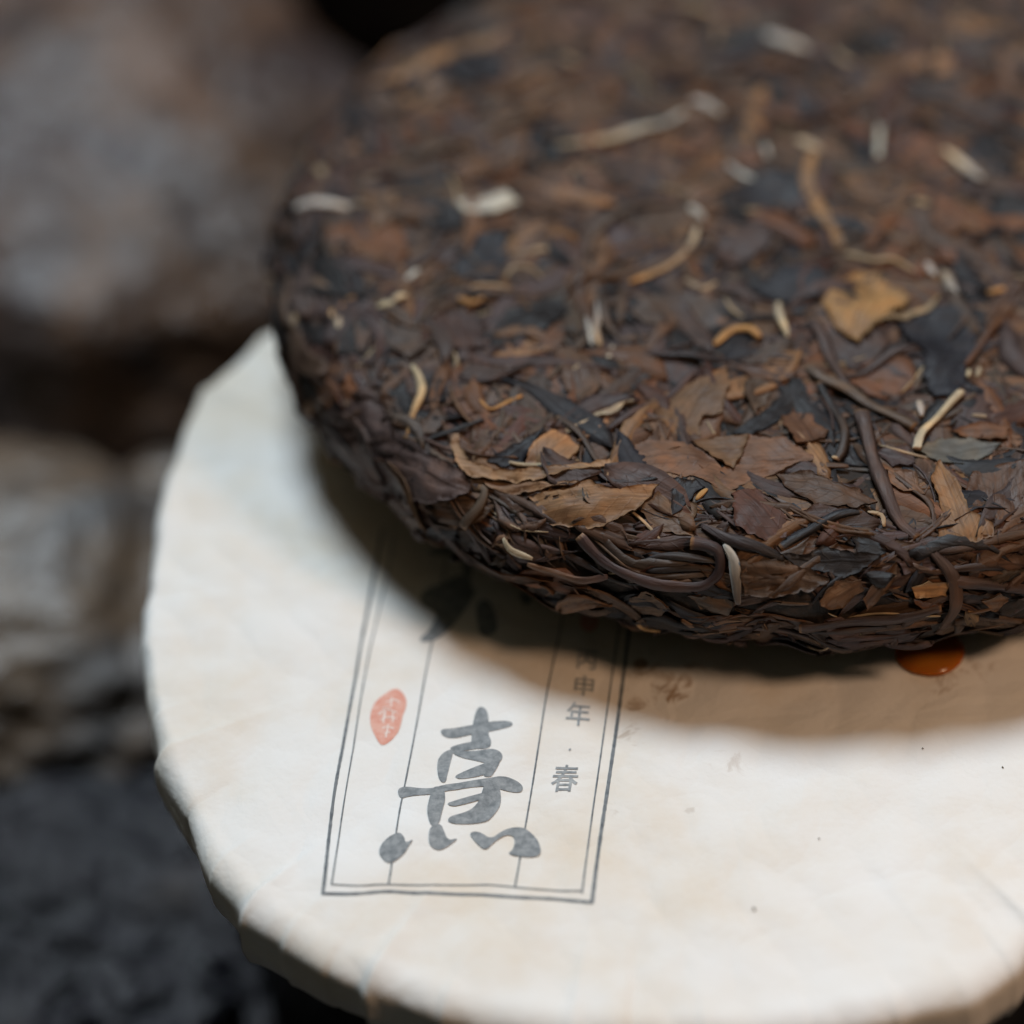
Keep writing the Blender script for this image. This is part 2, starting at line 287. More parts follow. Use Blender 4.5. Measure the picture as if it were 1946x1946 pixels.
STRANDS = [
    ('stem','greybrown','greybrown',2.09,1.0,0,[(-60.19,-77.92),(-59.21,-78.66),(-60.3,-80.96),(-63.84,-82.97)]),
    ('leafstrip','tanl','tanl',1.87,1.2,1,[(-63.81,-67.73),(-63.74,-70.06),(-62.04,-73.76),(-58.61,-75.99),(-53.72,-77.5),(-46.86,-78.47),(-38.77,-78.15)]),
    ('leafstrip','tanl','tanbrown',1.66,1.0,1,[(-59.43,-76.4),(-56.31,-78.73),(-52.09,-79.61),(-45.13,-81.38)]),
    ('bud','cream','amber',1.98,1.1,1,[(-72.25,-50.37),(-70.88,-53.66),(-70.44,-57.58),(-71.43,-62.2),(-72.15,-65.76)]),
    ('bud','amber','amber',1.23,1.0,1,[(-60.4,-61.79),(-58.37,-63.71),(-55.51,-62.38),(-53.35,-60.96)]),
    ('bud','amber','amber',1.98,0.9,1,[(-84.4,-30.47),(-81.98,-29.84),(-79.47,-31.74)]),
    ('bud','cream','cream',1.51,0.9,1,[(-78.76,-35.55),(-77.1,-35.17),(-75.77,-35.09)]),
    ('bud','cream','cream',1.62,0.9,1,[(-75.88,-34.86),(-74.6,-33.66),(-73.64,-33.76)]),
    ('bud','amber','cream',1.87,0.9,1,[(-85.03,-31.17),(-87.34,-32.11),(-85.86,-35.89),(-85.21,-38.43)]),
    ('bud','beige','beige',2.52,0.6,1,[(-94.31,-28.28),(-95.68,-32.2)]),
    ('bud','amber','amber',1.51,0.9,1,[(-64.87,-32.71),(-62.54,-34.11),(-60.24,-32.9)]),
    ('bud','beige','beige',1.01,0.9,1,[(-64.02,-30.07),(-60.09,-30.07),(-55.8,-30.85)]),
    ('bud','beige','beige',0.94,0.9,1,[(-56.53,-27.5),(-55.27,-23.0),(-52.57,-23.18),(-50.24,-26.98)]),
    ('bud','silver','beige',1.44,1.1,1,[(-40.5,-33.66),(-40.61,-39.45),(-41.01,-43.08),(-40.35,-46.6)]),
    ('bud','silver','silver',1.26,0.9,1,[(-42.71,-38.48),(-42.06,-42.68),(-41.75,-46.24)]),
    ('bud','silver','silver',1.44,0.9,1,[(-38.24,-45.98),(-39.01,-49.92)]),
    ('bud','cream','amber',1.51,1.2,1,[(-22.31,-12.14),(-23.71,-19.25),(-27.1,-23.98),(-31.28,-26.79),(-34.95,-29.82)]),
    ('bud','beige','beige',1.08,0.9,1,[(-79.03,-44.22),(-80.3,-47.02),(-81.49,-49.09)]),
    ('leafstrip','beige','tanl',1.8,1.0,1,[(-46.0,-69.69),(-42.1,-66.44),(-38.78,-65.19),(-35.05,-62.86)]),
    ('leafstrip','tanl','tanl',1.59,0.9,1,[(-43.99,-72.43),(-42.09,-70.19),(-39.11,-67.91)]),
    ('bud','cream','cream',1.73,1.0,1,[(-56.45,-86.68),(-55.42,-88.81),(-52.46,-91.07)]),
    ('stem','tanl','purple',1.66,1.1,1,[(-53.4,-91.49),(-50.79,-93.44),(-45.74,-96.47),(-40.34,-96.6)]),
    ('bud','amber','amber',1.73,1.0,1,[(-39.34,-106.81),(-39.46,-109.86),(-36.52,-111.31)]),
    ('stem','purple','purple',1.73,1.0,1,[(-24.26,-55.34),(-27.1,-58.58),(-30.97,-62.47),(-35.45,-67.14),(-39.1,-70.19)]),
    ('stem','black','black',1.08,1.0,1,[(-73.32,-65.09),(-70.6,-67.42),(-65.82,-66.95),(-59.44,-65.55)]),
    ('stem','grey','grey',1.23,1.3,0,[(-47.49,-65.63),(-43.3,-71.4),(-40.62,-77.21)]),
    ('stem','purple','black',1.3,1.3,1,[(-40.6,-80.02),(-38.76,-81.85),(-35.51,-82.41),(-31.21,-82.36)]),
    ('stem','brown','purple',1.44,1.0,1,[(-59.0,-78.3),(-54.0,-81.33),(-48.6,-85.62),(-45.21,-88.4)]),
    ('stem','purple','purple',2.09,1.5,0,[(-43.78,-89.58),(-41.69,-92.85),(-39.23,-95.27),(-35.08,-97.75),(-30.64,-99.67),(-25.34,-100.72),(-22.17,-98.91),(-21.84,-96.0),(-23.93,-94.65),(-26.25,-94.03)]),
    ('stem','grey','grey',1.44,0.9,1,[(-71.99,-41.48),(-68.57,-33.75),(-65.08,-30.78),(-59.71,-32.26),(-52.59,-31.28),(-47.22,-30.08)]),
    ('stem','greybrown','greybrown',1.59,0.9,1,[(-42.16,-25.92),(-41.6,-15.17),(-37.85,-9.46),(-32.26,-5.73),(-23.76,-4.93)]),
    ('stem','black','greybrown',1.59,0.7,1,[(-41.78,-24.59),(-40.45,-30.65),(-39.22,-40.59),(-36.48,-45.18)]),
    ('stem','purple','black',1.51,1.0,1,[(-64.14,-55.39),(-58.59,-57.14),(-52.86,-52.02),(-48.72,-51.15),(-47.33,-53.32)]),
    ('stem','purple','purple',1.37,0.8,1,[(-76.97,-47.73),(-78.37,-51.7),(-80.5,-55.96)]),
    ('stem','purplel','purplel',2.7,1.6,0,[(2.34,-68.02),(3.33,-73.94),(4.22,-81.31),(5.48,-87.48),(7.32,-91.93),(9.89,-94.62)]),
    ('stem','greybrown','greybrown',2.4,1.3,0,[(-5.3,-54.57),(-3.02,-58.2),(1.83,-61.27),(5.72,-66.0),(11.42,-70.39)]),
    ('stem','purple','purple',2.17,1.0,0,[(-4.03,-40.35),(-2.15,-45.7),(-1.05,-51.31),(0.64,-57.59),(1.92,-60.09)]),
    ('stem','black','grey',1.69,1.2,0,[(-3.8,-59.22),(-1.94,-64.09),(-0.35,-71.23),(-0.98,-75.81),(-2.2,-78.31)]),
    ('stem','rust','rust',1.57,1.1,1,[(33.74,-30.09),(30.98,-36.27),(24.94,-47.69),(21.52,-53.5)]),
    ('stem','purple','black',2.25,1.2,1,[(-24.49,-91.5),(-20.49,-94.18),(-15.51,-95.97),(-11.52,-97.78)]),
    ('stem','slate','slate',1.72,1.2,0,[(-12.13,-96.03),(-8.62,-93.91),(-3.39,-91.33),(1.13,-90.14)]),
    ('stem','brown','brown',1.12,1.1,0,[(5.96,-80.79),(9.1,-85.09),(11.99,-88.09),(12.83,-90.91),(12.06,-93.53),(9.63,-94.23)]),
    ('stem','purple','brown',2.25,1.5,1,[(9.54,-94.65),(12.95,-97.6),(15.71,-100.56),(16.98,-105.41),(15.45,-109.42)]),
    ('stem','purple','purple',2.17,1.2,0,[(-9.5,-108.84),(-3.6,-108.78),(3.75,-107.95),(9.08,-106.8),(14.68,-105.75)]),
    ('stem','black','purple',1.27,1.0,1,[(-8.06,-110.63),(-1.65,-110.49),(5.77,-109.52)]),
    ('stem','purple','brown',2.02,1.0,1,[(12.57,-96.81),(18.65,-95.83),(24.07,-94.18),(28.38,-92.98)]),
    ('stem','purple','purple',2.25,1.0,0,[(15.06,-101.08),(21.25,-101.24),(29.93,-101.62)]),
    ('stem','purple','black',1.5,0.9,1,[(15.19,-99.38),(22.5,-98.41),(29.37,-99.19)]),
    ('stem','brown','brown',1.5,0.9,1,[(-7.16,-79.24),(-4.39,-79.65),(-0.2,-79.8)]),
    ('bud','silver','greybrown',1.95,1.3,1,[(-20.91,-94.93),(-19.66,-96.9),(-19.32,-99.08),(-19.51,-104.12)]),
    ('stem','beige','beige',1.12,1.2,1,[(2.16,-90.12),(4.43,-90.46),(4.67,-92.52)]),
    ('stem','brown','brown',1.72,0.9,1,[(-14.85,-51.38),(-10.48,-50.69),(-5.88,-52.45)]),
    ('stem','purple','black',1.57,0.9,1,[(-34.99,-46.3),(-30.4,-50.5),(-20.69,-52.06),(-14.8,-50.39)]),
    ('stem','purple','purple',1.8,0.9,1,[(1.48,-56.12),(4.5,-54.49),(8.31,-51.37),(13.56,-48.96)]),
    ('bud','cream','cream',1.95,1.6,0,[(20.07,-62.4),(16.34,-66.75),(12.82,-70.96),(11.24,-76.47)]),
    ('bud','cream','silver',1.35,1.0,1,[(12.79,-62.86),(12.96,-67.01)]),
    ('bud','cream','cream',1.42,1.1,1,[(-9.14,-33.99),(-9.16,-40.29),(-8.26,-46.35)]),
    ('bud','amber','amber',2.17,1.0,1,[(-20.87,-47.84),(-18.13,-43.95),(-14.89,-44.29),(-13.03,-46.96)]),
    ('leafstrip','beige','tanl',1.27,1.2,1,[(7.15,-42.45),(12.98,-39.22),(16.85,-36.93),(18.75,-34.02)]),
    ('bud','beige','beige',1.27,0.9,1,[(21.26,-67.15),(24.44,-67.59)]),
    ('bud','cream','cream',0.97,0.9,1,[(22.19,-54.14),(21.63,-56.25)]),
    ('bud','cream','cream',1.05,0.9,1,[(24.11,-53.15),(23.31,-55.84)]),
    ('bud','amber','amber',1.35,1.2,1,[(-25.29,-86.96),(-23.43,-84.9)]),
    ('bud','beige','beige',0.97,1.4,1,[(-2.87,-77.87),(-1.65,-77.99)]),
    ('stem','slate','grey',1.35,1.2,1,[(-34.15,-95.44),(-31.04,-95.19),(-26.61,-96.09),(-21.8,-97.29)]),
    ('stem','black','grey',1.27,1.0,1,[(-33.67,-96.93),(-27.49,-97.57),(-22.28,-98.46)]),
    ('stem','grey','grey',1.12,1.0,1,[(-33.11,-98.0),(-27.67,-98.81),(-23.08,-99.13)]),
    ('bud','silver','silver',3.01,1.0,1,[(-6.39,55.7),(-2.77,51.11),(1.26,47.33)]),
    ('bud','silver','silver',2.58,1.0,1,[(-21.71,27.8),(-19.13,26.02),(-16.37,23.59)]),
    ('bud','beige','silver',2.23,1.1,1,[(-47.15,14.44),(-41.07,16.65),(-35.01,17.41),(-29.61,20.81),(-23.38,25.16)]),
    ('bud','cream','cream',2.87,1.1,1,[(-2.78,16.19),(-0.46,14.12),(1.5,12.52)]),
    ('bud','silver','silver',1.94,0.9,1,[(13.01,20.93),(11.65,9.19)]),
    ('bud','cream','silver',2.44,1.1,1,[(23.97,12.89),(26.72,8.19),(30.09,2.95)]),
    ('bud','silver','silver',2.15,0.9,1,[(-15.83,9.62),(-11.32,3.37)]),
    ('bud','silver','silver',1.43,0.8,1,[(-8.96,13.76),(-8.4,9.8)]),
    ('bud','beige','beige',1.36,0.8,1,[(-13.77,-7.67),(-10.76,-6.67)]),
    ('bud','beige','beige',1.58,0.8,1,[(16.72,-5.42),(19.84,-7.18)]),
    ('bud','silver','silver',1.86,0.8,1,[(-23.55,-5.99),(-20.94,-9.54)]),
    ('leafstrip','tanl','beige',2.37,1.0,1,[(0.06,10.7),(-1.91,1.21),(-0.92,-4.3),(1.16,-11.41),(3.32,-17.71)]),
    ('bud','beige','beige',1.58,1.1,1,[(3.48,-20.22),(7.83,-23.66),(11.38,-23.72),(15.12,-26.54)]),
    ('bud','silver','silver',1.65,0.9,1,[(17.48,-23.95),(18.65,-27.35)]),
    ('bud','beige','silver',2.01,0.9,1,[(20.43,-25.77),(21.78,-33.55)]),
    ('bud','amber','amber',1.58,0.9,1,[(27.41,-32.52),(30.51,-31.46)]),
    ('bud','beige','beige',1.58,0.8,1,[(-25.29,-28.67),(-22.23,-31.8),(-19.64,-29.33)]),
    ('stem','rust','rust',1.65,0.8,1,[(-18.13,39.19),(-11.13,40.52),(-4.81,42.75),(1.94,45.43)]),
    ('stem','beige','tanl',1.58,0.8,1,[(5.86,46.22),(9.96,43.38),(16.32,44.35)]),
    ('bud','beige','beige',2.15,0.8,1,[(-22.95,66.28),(-15.86,64.17)]),
    ('stem','greybrown','greybrown',2.23,1.2,0,[(-75.72,11.94),(-67.64,13.76),(-60.07,20.9),(-52.4,23.87),(-46.62,28.47)]),
    ('leafstrip','tanl','tanbrown',2.96,0.9,1,[(-81.79,38.88),(-72.85,44.9),(-64.01,52.31),(-56.47,56.37)]),
    ('bud','silver','silver',3.17,1.0,1,[(-95.55,-0.03),(-90.56,-0.44),(-85.15,-1.75)]),
    ('bud','beige','brown',2.02,0.8,1,[(-85.57,-1.25),(-81.77,-3.38)]),
    ('bud','beige','beige',1.87,0.8,1,[(-55.82,-18.89),(-49.11,-19.03)]),
    ('stem','brown','tanl',2.38,0.9,0,[(-57.41,31.79),(-52.32,40.66),(-48.03,42.33)]),
    ('bud','beige','beige',2.52,0.7,1,[(-45.64,46.65),(-42.93,44.93)]),
    ('bud','beige','beige',2.16,0.6,1,[(-82.9,5.51),(-80.35,6.22)]),
    ('bud','silver','silver',1.3,0.7,1,[(-74.19,-26.35),(-72.13,-22.9)]),
    ('bud','beige','beige',2.16,0.5,1,[(-93.19,14.44),(-91.23,10.28)]),
]
STROKES = [[(-31.14, -34.99), (-29.83, -35.53), (-29.24, -37.73), (-29.36, -42.07), (-28.75, -43.56), (-29.05, -45.5), (-32.14, -45.02), (-32.11, -42.27), (-31.88, -38.47)], [(-37.34, -40.21), (-35.36, -40.19), (-31.61, -39.26), (-27.11, -38.74), (-25.32, -39.41), (-25.34, -40.45), (-27.09, -40.92), (-29.59, -41.36), (-32.2, -41.64), (-35.33, -42.56), (-36.96, -41.76)], [(-35.94, -44.37), (-32.3, -43.25), (-29.25, -43.23), (-28.64, -44.69), (-31.77, -45.28), (-34.84, -45.24)], [(-37.73, -47.51), (-36.73, -45.45), (-34.91, -44.62), (-35.34, -47.11), (-35.86, -50.59), (-36.08, -52.61), (-37.26, -51.78)], [(-35.5, -44.72), (-31.91, -45.73), (-28.41, -45.37), (-26.93, -46.78), (-27.0, -48.28), (-28.42, -49.52), (-30.58, -48.23), (-34.81, -46.39)], [(-29.36, -46.35), (-27.18, -47.15), (-27.44, -49.06), (-28.19, -50.68), (-28.8, -51.87), (-30.25, -51.56), (-29.59, -48.84)], [(-34.8, -50.78), (-30.37, -48.88), (-28.68, -48.34), (-28.84, -50.83), (-30.97, -51.65), (-34.19, -51.73)], [(-43.81, -52.91), (-42.3, -52.42), (-38.48, -53.65), (-35.96, -52.69), (-29.37, -52.07), (-26.7, -51.48), (-24.3, -52.66), (-23.47, -54.0), (-24.07, -55.2), (-26.71, -54.47), (-29.4, -53.58), (-35.57, -54.03), (-37.47, -54.9), (-41.64, -54.64), (-43.22, -55.11)], [(-38.04, -52.87), (-36.25, -53.57), (-35.92, -55.93), (-36.32, -58.31), (-36.67, -61.24), (-37.96, -61.5), (-38.78, -58.32), (-38.52, -55.8)], [(-29.56, -52.47), (-27.39, -53.13), (-26.97, -57.32), (-28.19, -59.7), (-29.38, -61.11), (-35.26, -61.03), (-35.35, -59.43), (-32.18, -58.67), (-30.68, -56.95), (-30.26, -55.14)], [(-35.72, -56.58), (-30.3, -55.12), (-29.24, -54.68), (-29.39, -56.12), (-33.56, -57.38), (-35.26, -57.4)], [(-45.63, -65.53), (-44.87, -63.34), (-42.79, -62.07), (-41.8, -63.28), (-41.56, -64.5), (-40.29, -63.72), (-40.91, -64.92), (-41.57, -66.61), (-43.36, -68.12), (-44.64, -67.28)], [(-38.11, -64.01), (-38.06, -61.44), (-36.42, -60.87), (-35.85, -62.24), (-35.09, -64.2), (-33.35, -63.61), (-34.93, -65.3), (-36.31, -66.07), (-37.64, -65.32)], [(-32.06, -62.77), (-30.3, -62.65), (-28.46, -64.48), (-26.68, -62.82), (-24.83, -62.14), (-22.96, -62.38), (-20.9, -64.97), (-20.34, -67.95), (-22.38, -68.25), (-25.88, -67.48), (-24.73, -66.48), (-24.64, -64.13), (-26.05, -63.57), (-28.04, -65.15), (-29.14, -66.62), (-30.74, -64.91)]]
STROKES_UP = [[(-41.38, -6.79), (-40.3, -4.92), (-37.25, -4.04), (-34.78, -1.08), (-32.47, -2.44), (-32.6, -5.2), (-31.54, -6.09), (-32.97, -9.62), (-34.54, -13.34), (-37.12, -17.51), (-39.3, -19.14), (-41.64, -18.34), (-39.37, -15.69), (-38.05, -11.33), (-40.9, -9.27)], [(-31.69, -9.24), (-29.69, -8.13), (-28.25, -12.22), (-27.81, -16.94), (-29.57, -18.34), (-31.04, -17.61), (-31.47, -13.77)], [(-24.43, -7.04), (-22.48, -7.31), (-21.86, -10.12), (-23.74, -10.29)], [(-34.41, 11.02), (-32.49, 11.15), (-32.02, -2.55), (-34.24, -2.8)], [(-40.14, 6.06), (-25.63, 7.71), (-25.3, 5.43), (-40.0, 3.45)]]
LINES = [(0.51, [(-48.17, 11.46), (-48.96, 3.34), (-51.68, -24.29), (-53.7, -51.64), (-52.71, -72.53)]), (0.24, [(-46.32, 9.54), (-46.83, 1.12), (-50.09, -24.51), (-51.88, -51.58), (-51.68, -71.08)]), (0.51, [(-52.85, -72.44), (-48.18, -72.97), (-43.29, -72.87), (-38.18, -73.67), (-33.3, -74.05), (-29.19, -74.33), (-22.9, -75.57), (-16.64, -76.27), (-12.28, -77.1)]), (0.24, [(-51.75, -71.03), (-47.76, -71.63), (-43.59, -71.65), (-36.78, -72.38), (-28.6, -72.64), (-21.39, -74.15), (-13.88, -75.01)]), (0.58, [(-12.47, -77.07), (-11.4, -66.84), (-9.96, -55.32), (-7.72, -37.12), (-5.82, -20.14), (-4.79, -12.02), (-3.37, -1.17)]), (0.27, [(-14.01, -75.44), (-12.97, -65.19), (-11.65, -53.62), (-9.41, -34.89), (-7.37, -17.71), (-5.62, -2.73)]), (0.27, [(-43.32, -71.81), (-43.07, -58.59), (-42.4, -50.02), (-40.7, -33.38), (-38.7, -16.16), (-36.86, 3.46)]), (0.27, [(-24.3, -73.72), (-23.61, -66.89), (-22.72, -58.66), (-20.99, -44.35), (-19.57, -32.48), (-18.0, -22.16), (-16.49, -10.64), (-15.17, 0.0)])]
SEAL = [(-47.94, -32.63), (-46.72, -31.26), (-45.03, -29.76), (-43.85, -30.7), (-43.01, -32.61), (-43.11, -34.66), (-43.6, -36.18), (-44.05, -39.75), (-45.16, -41.84), (-46.79, -43.37), (-47.69, -41.69), (-48.86, -38.9), (-49.09, -36.41), (-48.64, -33.97)]
SEAL_UPPER = [(-13.5, -12.35), (-10.82, -13.05), (-10.77, -15.88), (-11.77, -17.89), (-13.33, -17.32), (-14.0, -15.0)]
SEAL_MARKS = [(0.27, [(-46.39, -33.29), (-45.19, -32.67), (-44.18, -33.29)]), (0.24, [(-45.54, -32.18), (-45.62, -34.34)]), (0.27, [(-47.63, -36.12), (-46.3, -34.93), (-44.6, -35.65)]), (0.24, [(-47.23, -37.37), (-46.06, -36.68), (-44.59, -37.08)]), (0.27, [(-46.54, -35.35), (-46.8, -37.91)]), (0.24, [(-45.27, -35.53), (-45.18, -37.76)]), (0.27, [(-46.93, -39.15), (-46.05, -38.81), (-45.03, -39.32)]), (0.24, [(-46.54, -40.3), (-45.57, -40.05)]), (0.24, [(-45.94, -38.24), (-46.27, -41.28)]), (0.21, [(-47.07, -34.63), (-46.1, -34.44)])]
GLYPHS = [('丙', (-12.84, -25.0), [3.38, -0.62], [0.34, 4.88]), ('申', (-13.34, -31.17), [3.72, -0.52], [0.44, 4.68]), ('年', (-14.43, -37.95), [3.98, -0.44], [0.58, 5.54]), ('·', (-15.92, -45.95), [3.08, -0.06], [0.72, 4.48]), ('春', (-16.77, -52.25), [4.34, -0.36], [0.82, 6.3])]
STAIN_AT = [(-3.19, -26.58), (0.63, -32.11), (-4.27, -35.43), (-5.8, -43.33), (3.33, -29.25), (46.22, -31.19), (51.89, -27.85), (10.33, -49.79), (-8.73, -60.49), (3.11, -60.14)]
SPECKS = [(41.58, -47.2), (53.87, -51.46), (23.13, -66.11), (11.95, -78.95), (-9.12, -59.98), (48.48, -59.48)]
DROP_AT = (44.69, -25.19)

# ------------------------------------------------------------------ materials
def nt_new(name):
    m = bpy.data.materials.new(name)
    m.use_nodes = True
    t = m.node_tree
    return m, t, t.nodes["Principled BSDF"], t.nodes.new, t.links.new

def ramp(t, pts, interp='LINEAR'):
    n = t.nodes.new("ShaderNodeValToRGB")
    n.color_ramp.interpolation = interp
    e = n.color_ramp.elements
    while len(e) < len(pts): e.new(0.5)
    for el, (p, c) in zip(e, pts):
        el.position = p
        el.color = (c, c, c, 1) if isinstance(c, (int, float)) else (*c, 1)
    return n

def leaf_material(name, rough=(0.46, 0.72), spec=0.32, bump=0.26, veins=False):
    m, t, b, N, L = nt_new(name)
    tint = N("ShaderNodeAttribute"); tint.attribute_name = "tint"
    lc = N("ShaderNodeAttribute"); lc.attribute_name = "grain"
    mp = N("ShaderNodeVectorMath"); mp.operation = 'MULTIPLY'; mp.inputs[1].default_value = (0.30, 3.0, 1)
    L(lc.outputs['Vector'], mp.inputs[0])
    n1 = N("ShaderNodeTexNoise"); n1.inputs['Scale'].default_value = 0.75; n1.inputs['Detail'].default_value = 6; n1.inputs['Roughness'].default_value = 0.62
    L(mp.outputs[0], n1.inputs['Vector'])
    n2 = N("ShaderNodeTexNoise"); n2.inputs['Scale'].default_value = 0.17; n2.inputs['Detail'].default_value = 2
    L(lc.outputs['Vector'], n2.inputs['Vector'])
    r1 = ramp(t, [(0.28, 0.62), (0.5, 1.0), (0.74, 1.38)])
    L(n1.outputs['Fac'], r1.inputs[0])
    r2 = ramp(t, [(0.3, (0.66, 0.62, 0.64)), (0.52, (1, 1, 1)), (0.72, (1.40, 1.20, 1.0))])
    L(n2.outputs['Fac'], r2.inputs[0])
    m1 = N("ShaderNodeMix"); m1.data_type = 'RGBA'; m1.blend_type = 'MULTIPLY'; m1.inputs[0].default_value = 1
    L(tint.outputs['Color'], m1.inputs[6]); L(r1.outputs[0], m1.inputs[7])
    m2 = N("ShaderNodeMix"); m2.data_type = 'RGBA'; m2.blend_type = 'MULTIPLY'; m2.inputs[0].default_value = 1
    L(m1.outputs[2], m2.inputs[6]); L(r2.outputs[0], m2.inputs[7])
    L(m2.outputs[2], b.inputs['Base Color'])
    rr = N("ShaderNodeMapRange"); rr.inputs[1].default_value = 0.3; rr.inputs[2].default_value = 0.7
    rr.inputs[3].default_value = rough[0]; rr.inputs[4].default_value = rough[1]
    L(n2.outputs['Fac'], rr.inputs[0]); L(rr.outputs[0], b.inputs['Roughness'])
    b.inputs['Specular IOR Level'].default_value = spec
    hgt = n1.outputs['Fac']
    if veins:                                        # a midrib and slanting side veins, in the leaf's own coordinates
        sx = N("ShaderNodeSeparateXYZ"); L(lc.outputs['Vector'], sx.inputs[0])
        def M(op, a, c):
            q = N("ShaderNodeMath"); q.operation = op
            for i, w in enumerate((a, c)):
                if w is None: continue
                if isinstance(w, (int, float)): q.inputs[i].default_value = w
                else: L(w, q.inputs[i])
            return q.outputs[0]
        wv = M('ADD', sx.outputs[1], M('MULTIPLY', M('SUBTRACT', n2.outputs['Fac'], 0.5), 2.0))
        av = M('ABSOLUTE', wv, None)
        mid = N("ShaderNodeMapRange"); mid.inputs[1].default_value = 0.30; mid.inputs[2].default_value = 0.08; L(av, mid.inputs[0])
        ph = M('ADD', M('MULTIPLY', sx.outputs[0], 0.46), M('MULTIPLY', av, -0.42))
        ph = M('ADD', ph, M('MULTIPLY', n1.outputs['Fac'], 0.35))
        tri = M('ABSOLUTE', M('SUBTRACT', M('FRACT', M('ADD', ph, sx.outputs[2]), None), 0.5), None)
        sidev = N("ShaderNodeMapRange"); sidev.inputs[1].default_value = 0.075; sidev.inputs[2].default_value = 0.01; sidev.inputs[4].default_value = 0.6; L(tri, sidev.inputs[0])
        vv = M('MAXIMUM', mid.outputs[0], sidev.outputs[0])
        mv = N("ShaderNodeMix"); mv.data_type = 'RGBA'; mv.blend_type = 'MULTIPLY'
        L(M('MULTIPLY', vv, 0.55), mv.inputs[0]); L(m2.outputs[2], mv.inputs[6]); mv.inputs[7].default_value = (0.55, 0.50, 0.48, 1)
        L(mv.outputs[2], b.inputs['Base Color'])
        hgt = M('ADD', n1.outputs['Fac'], M('MULTIPLY', vv, 0.55))
    bp = N("ShaderNodeBump"); bp.inputs['Strength'].default_value = bump; bp.inputs['Distance'].default_value = 0.0006
    L(hgt, bp.inputs['Height']); L(bp.outputs[0], b.inputs['Normal'])
    return m

M_LEAF = leaf_material("dry tea leaf", veins=True)
M_STEM = leaf_material("dry tea stem", (0.46, 0.66), 0.34, 0.5)
M_BUD = leaf_material("downy tea bud", (0.6, 0.85), 0.25, 0.55)
M_BUD.node_tree.nodes["Principled BSDF"].inputs['Sheen Weight'].default_value = 0.25

def cake_material():
    m, t, b, N, L = nt_new("pressed tea dust")
    tc = N("ShaderNodeTexCoord")
    n = N("ShaderNodeTexNoise"); n.inputs['Scale'].default_value = 420; n.inputs['Detail'].default_value = 5
    L(tc.outputs['Object'], n.inputs['Vector'])
    r = ramp(t, [(0.3, (0.008, 0.006, 0.005)), (0.55, (0.022, 0.014, 0.010)), (0.8, (0.05, 0.028, 0.016))])
    L(n.outputs['Fac'], r.inputs[0]); L(r.outputs[0], b.inputs['Base Color'])
    b.inputs['Roughness'].default_value = 0.85
    bp = N("ShaderNodeBump"); bp.inputs['Strength'].default_value = 0.8; bp.inputs['Distance'].default_value = 0.001
    L(n.outputs['Fac'], bp.inputs['Height']); L(bp.outputs[0], b.inputs['Normal'])
    return m

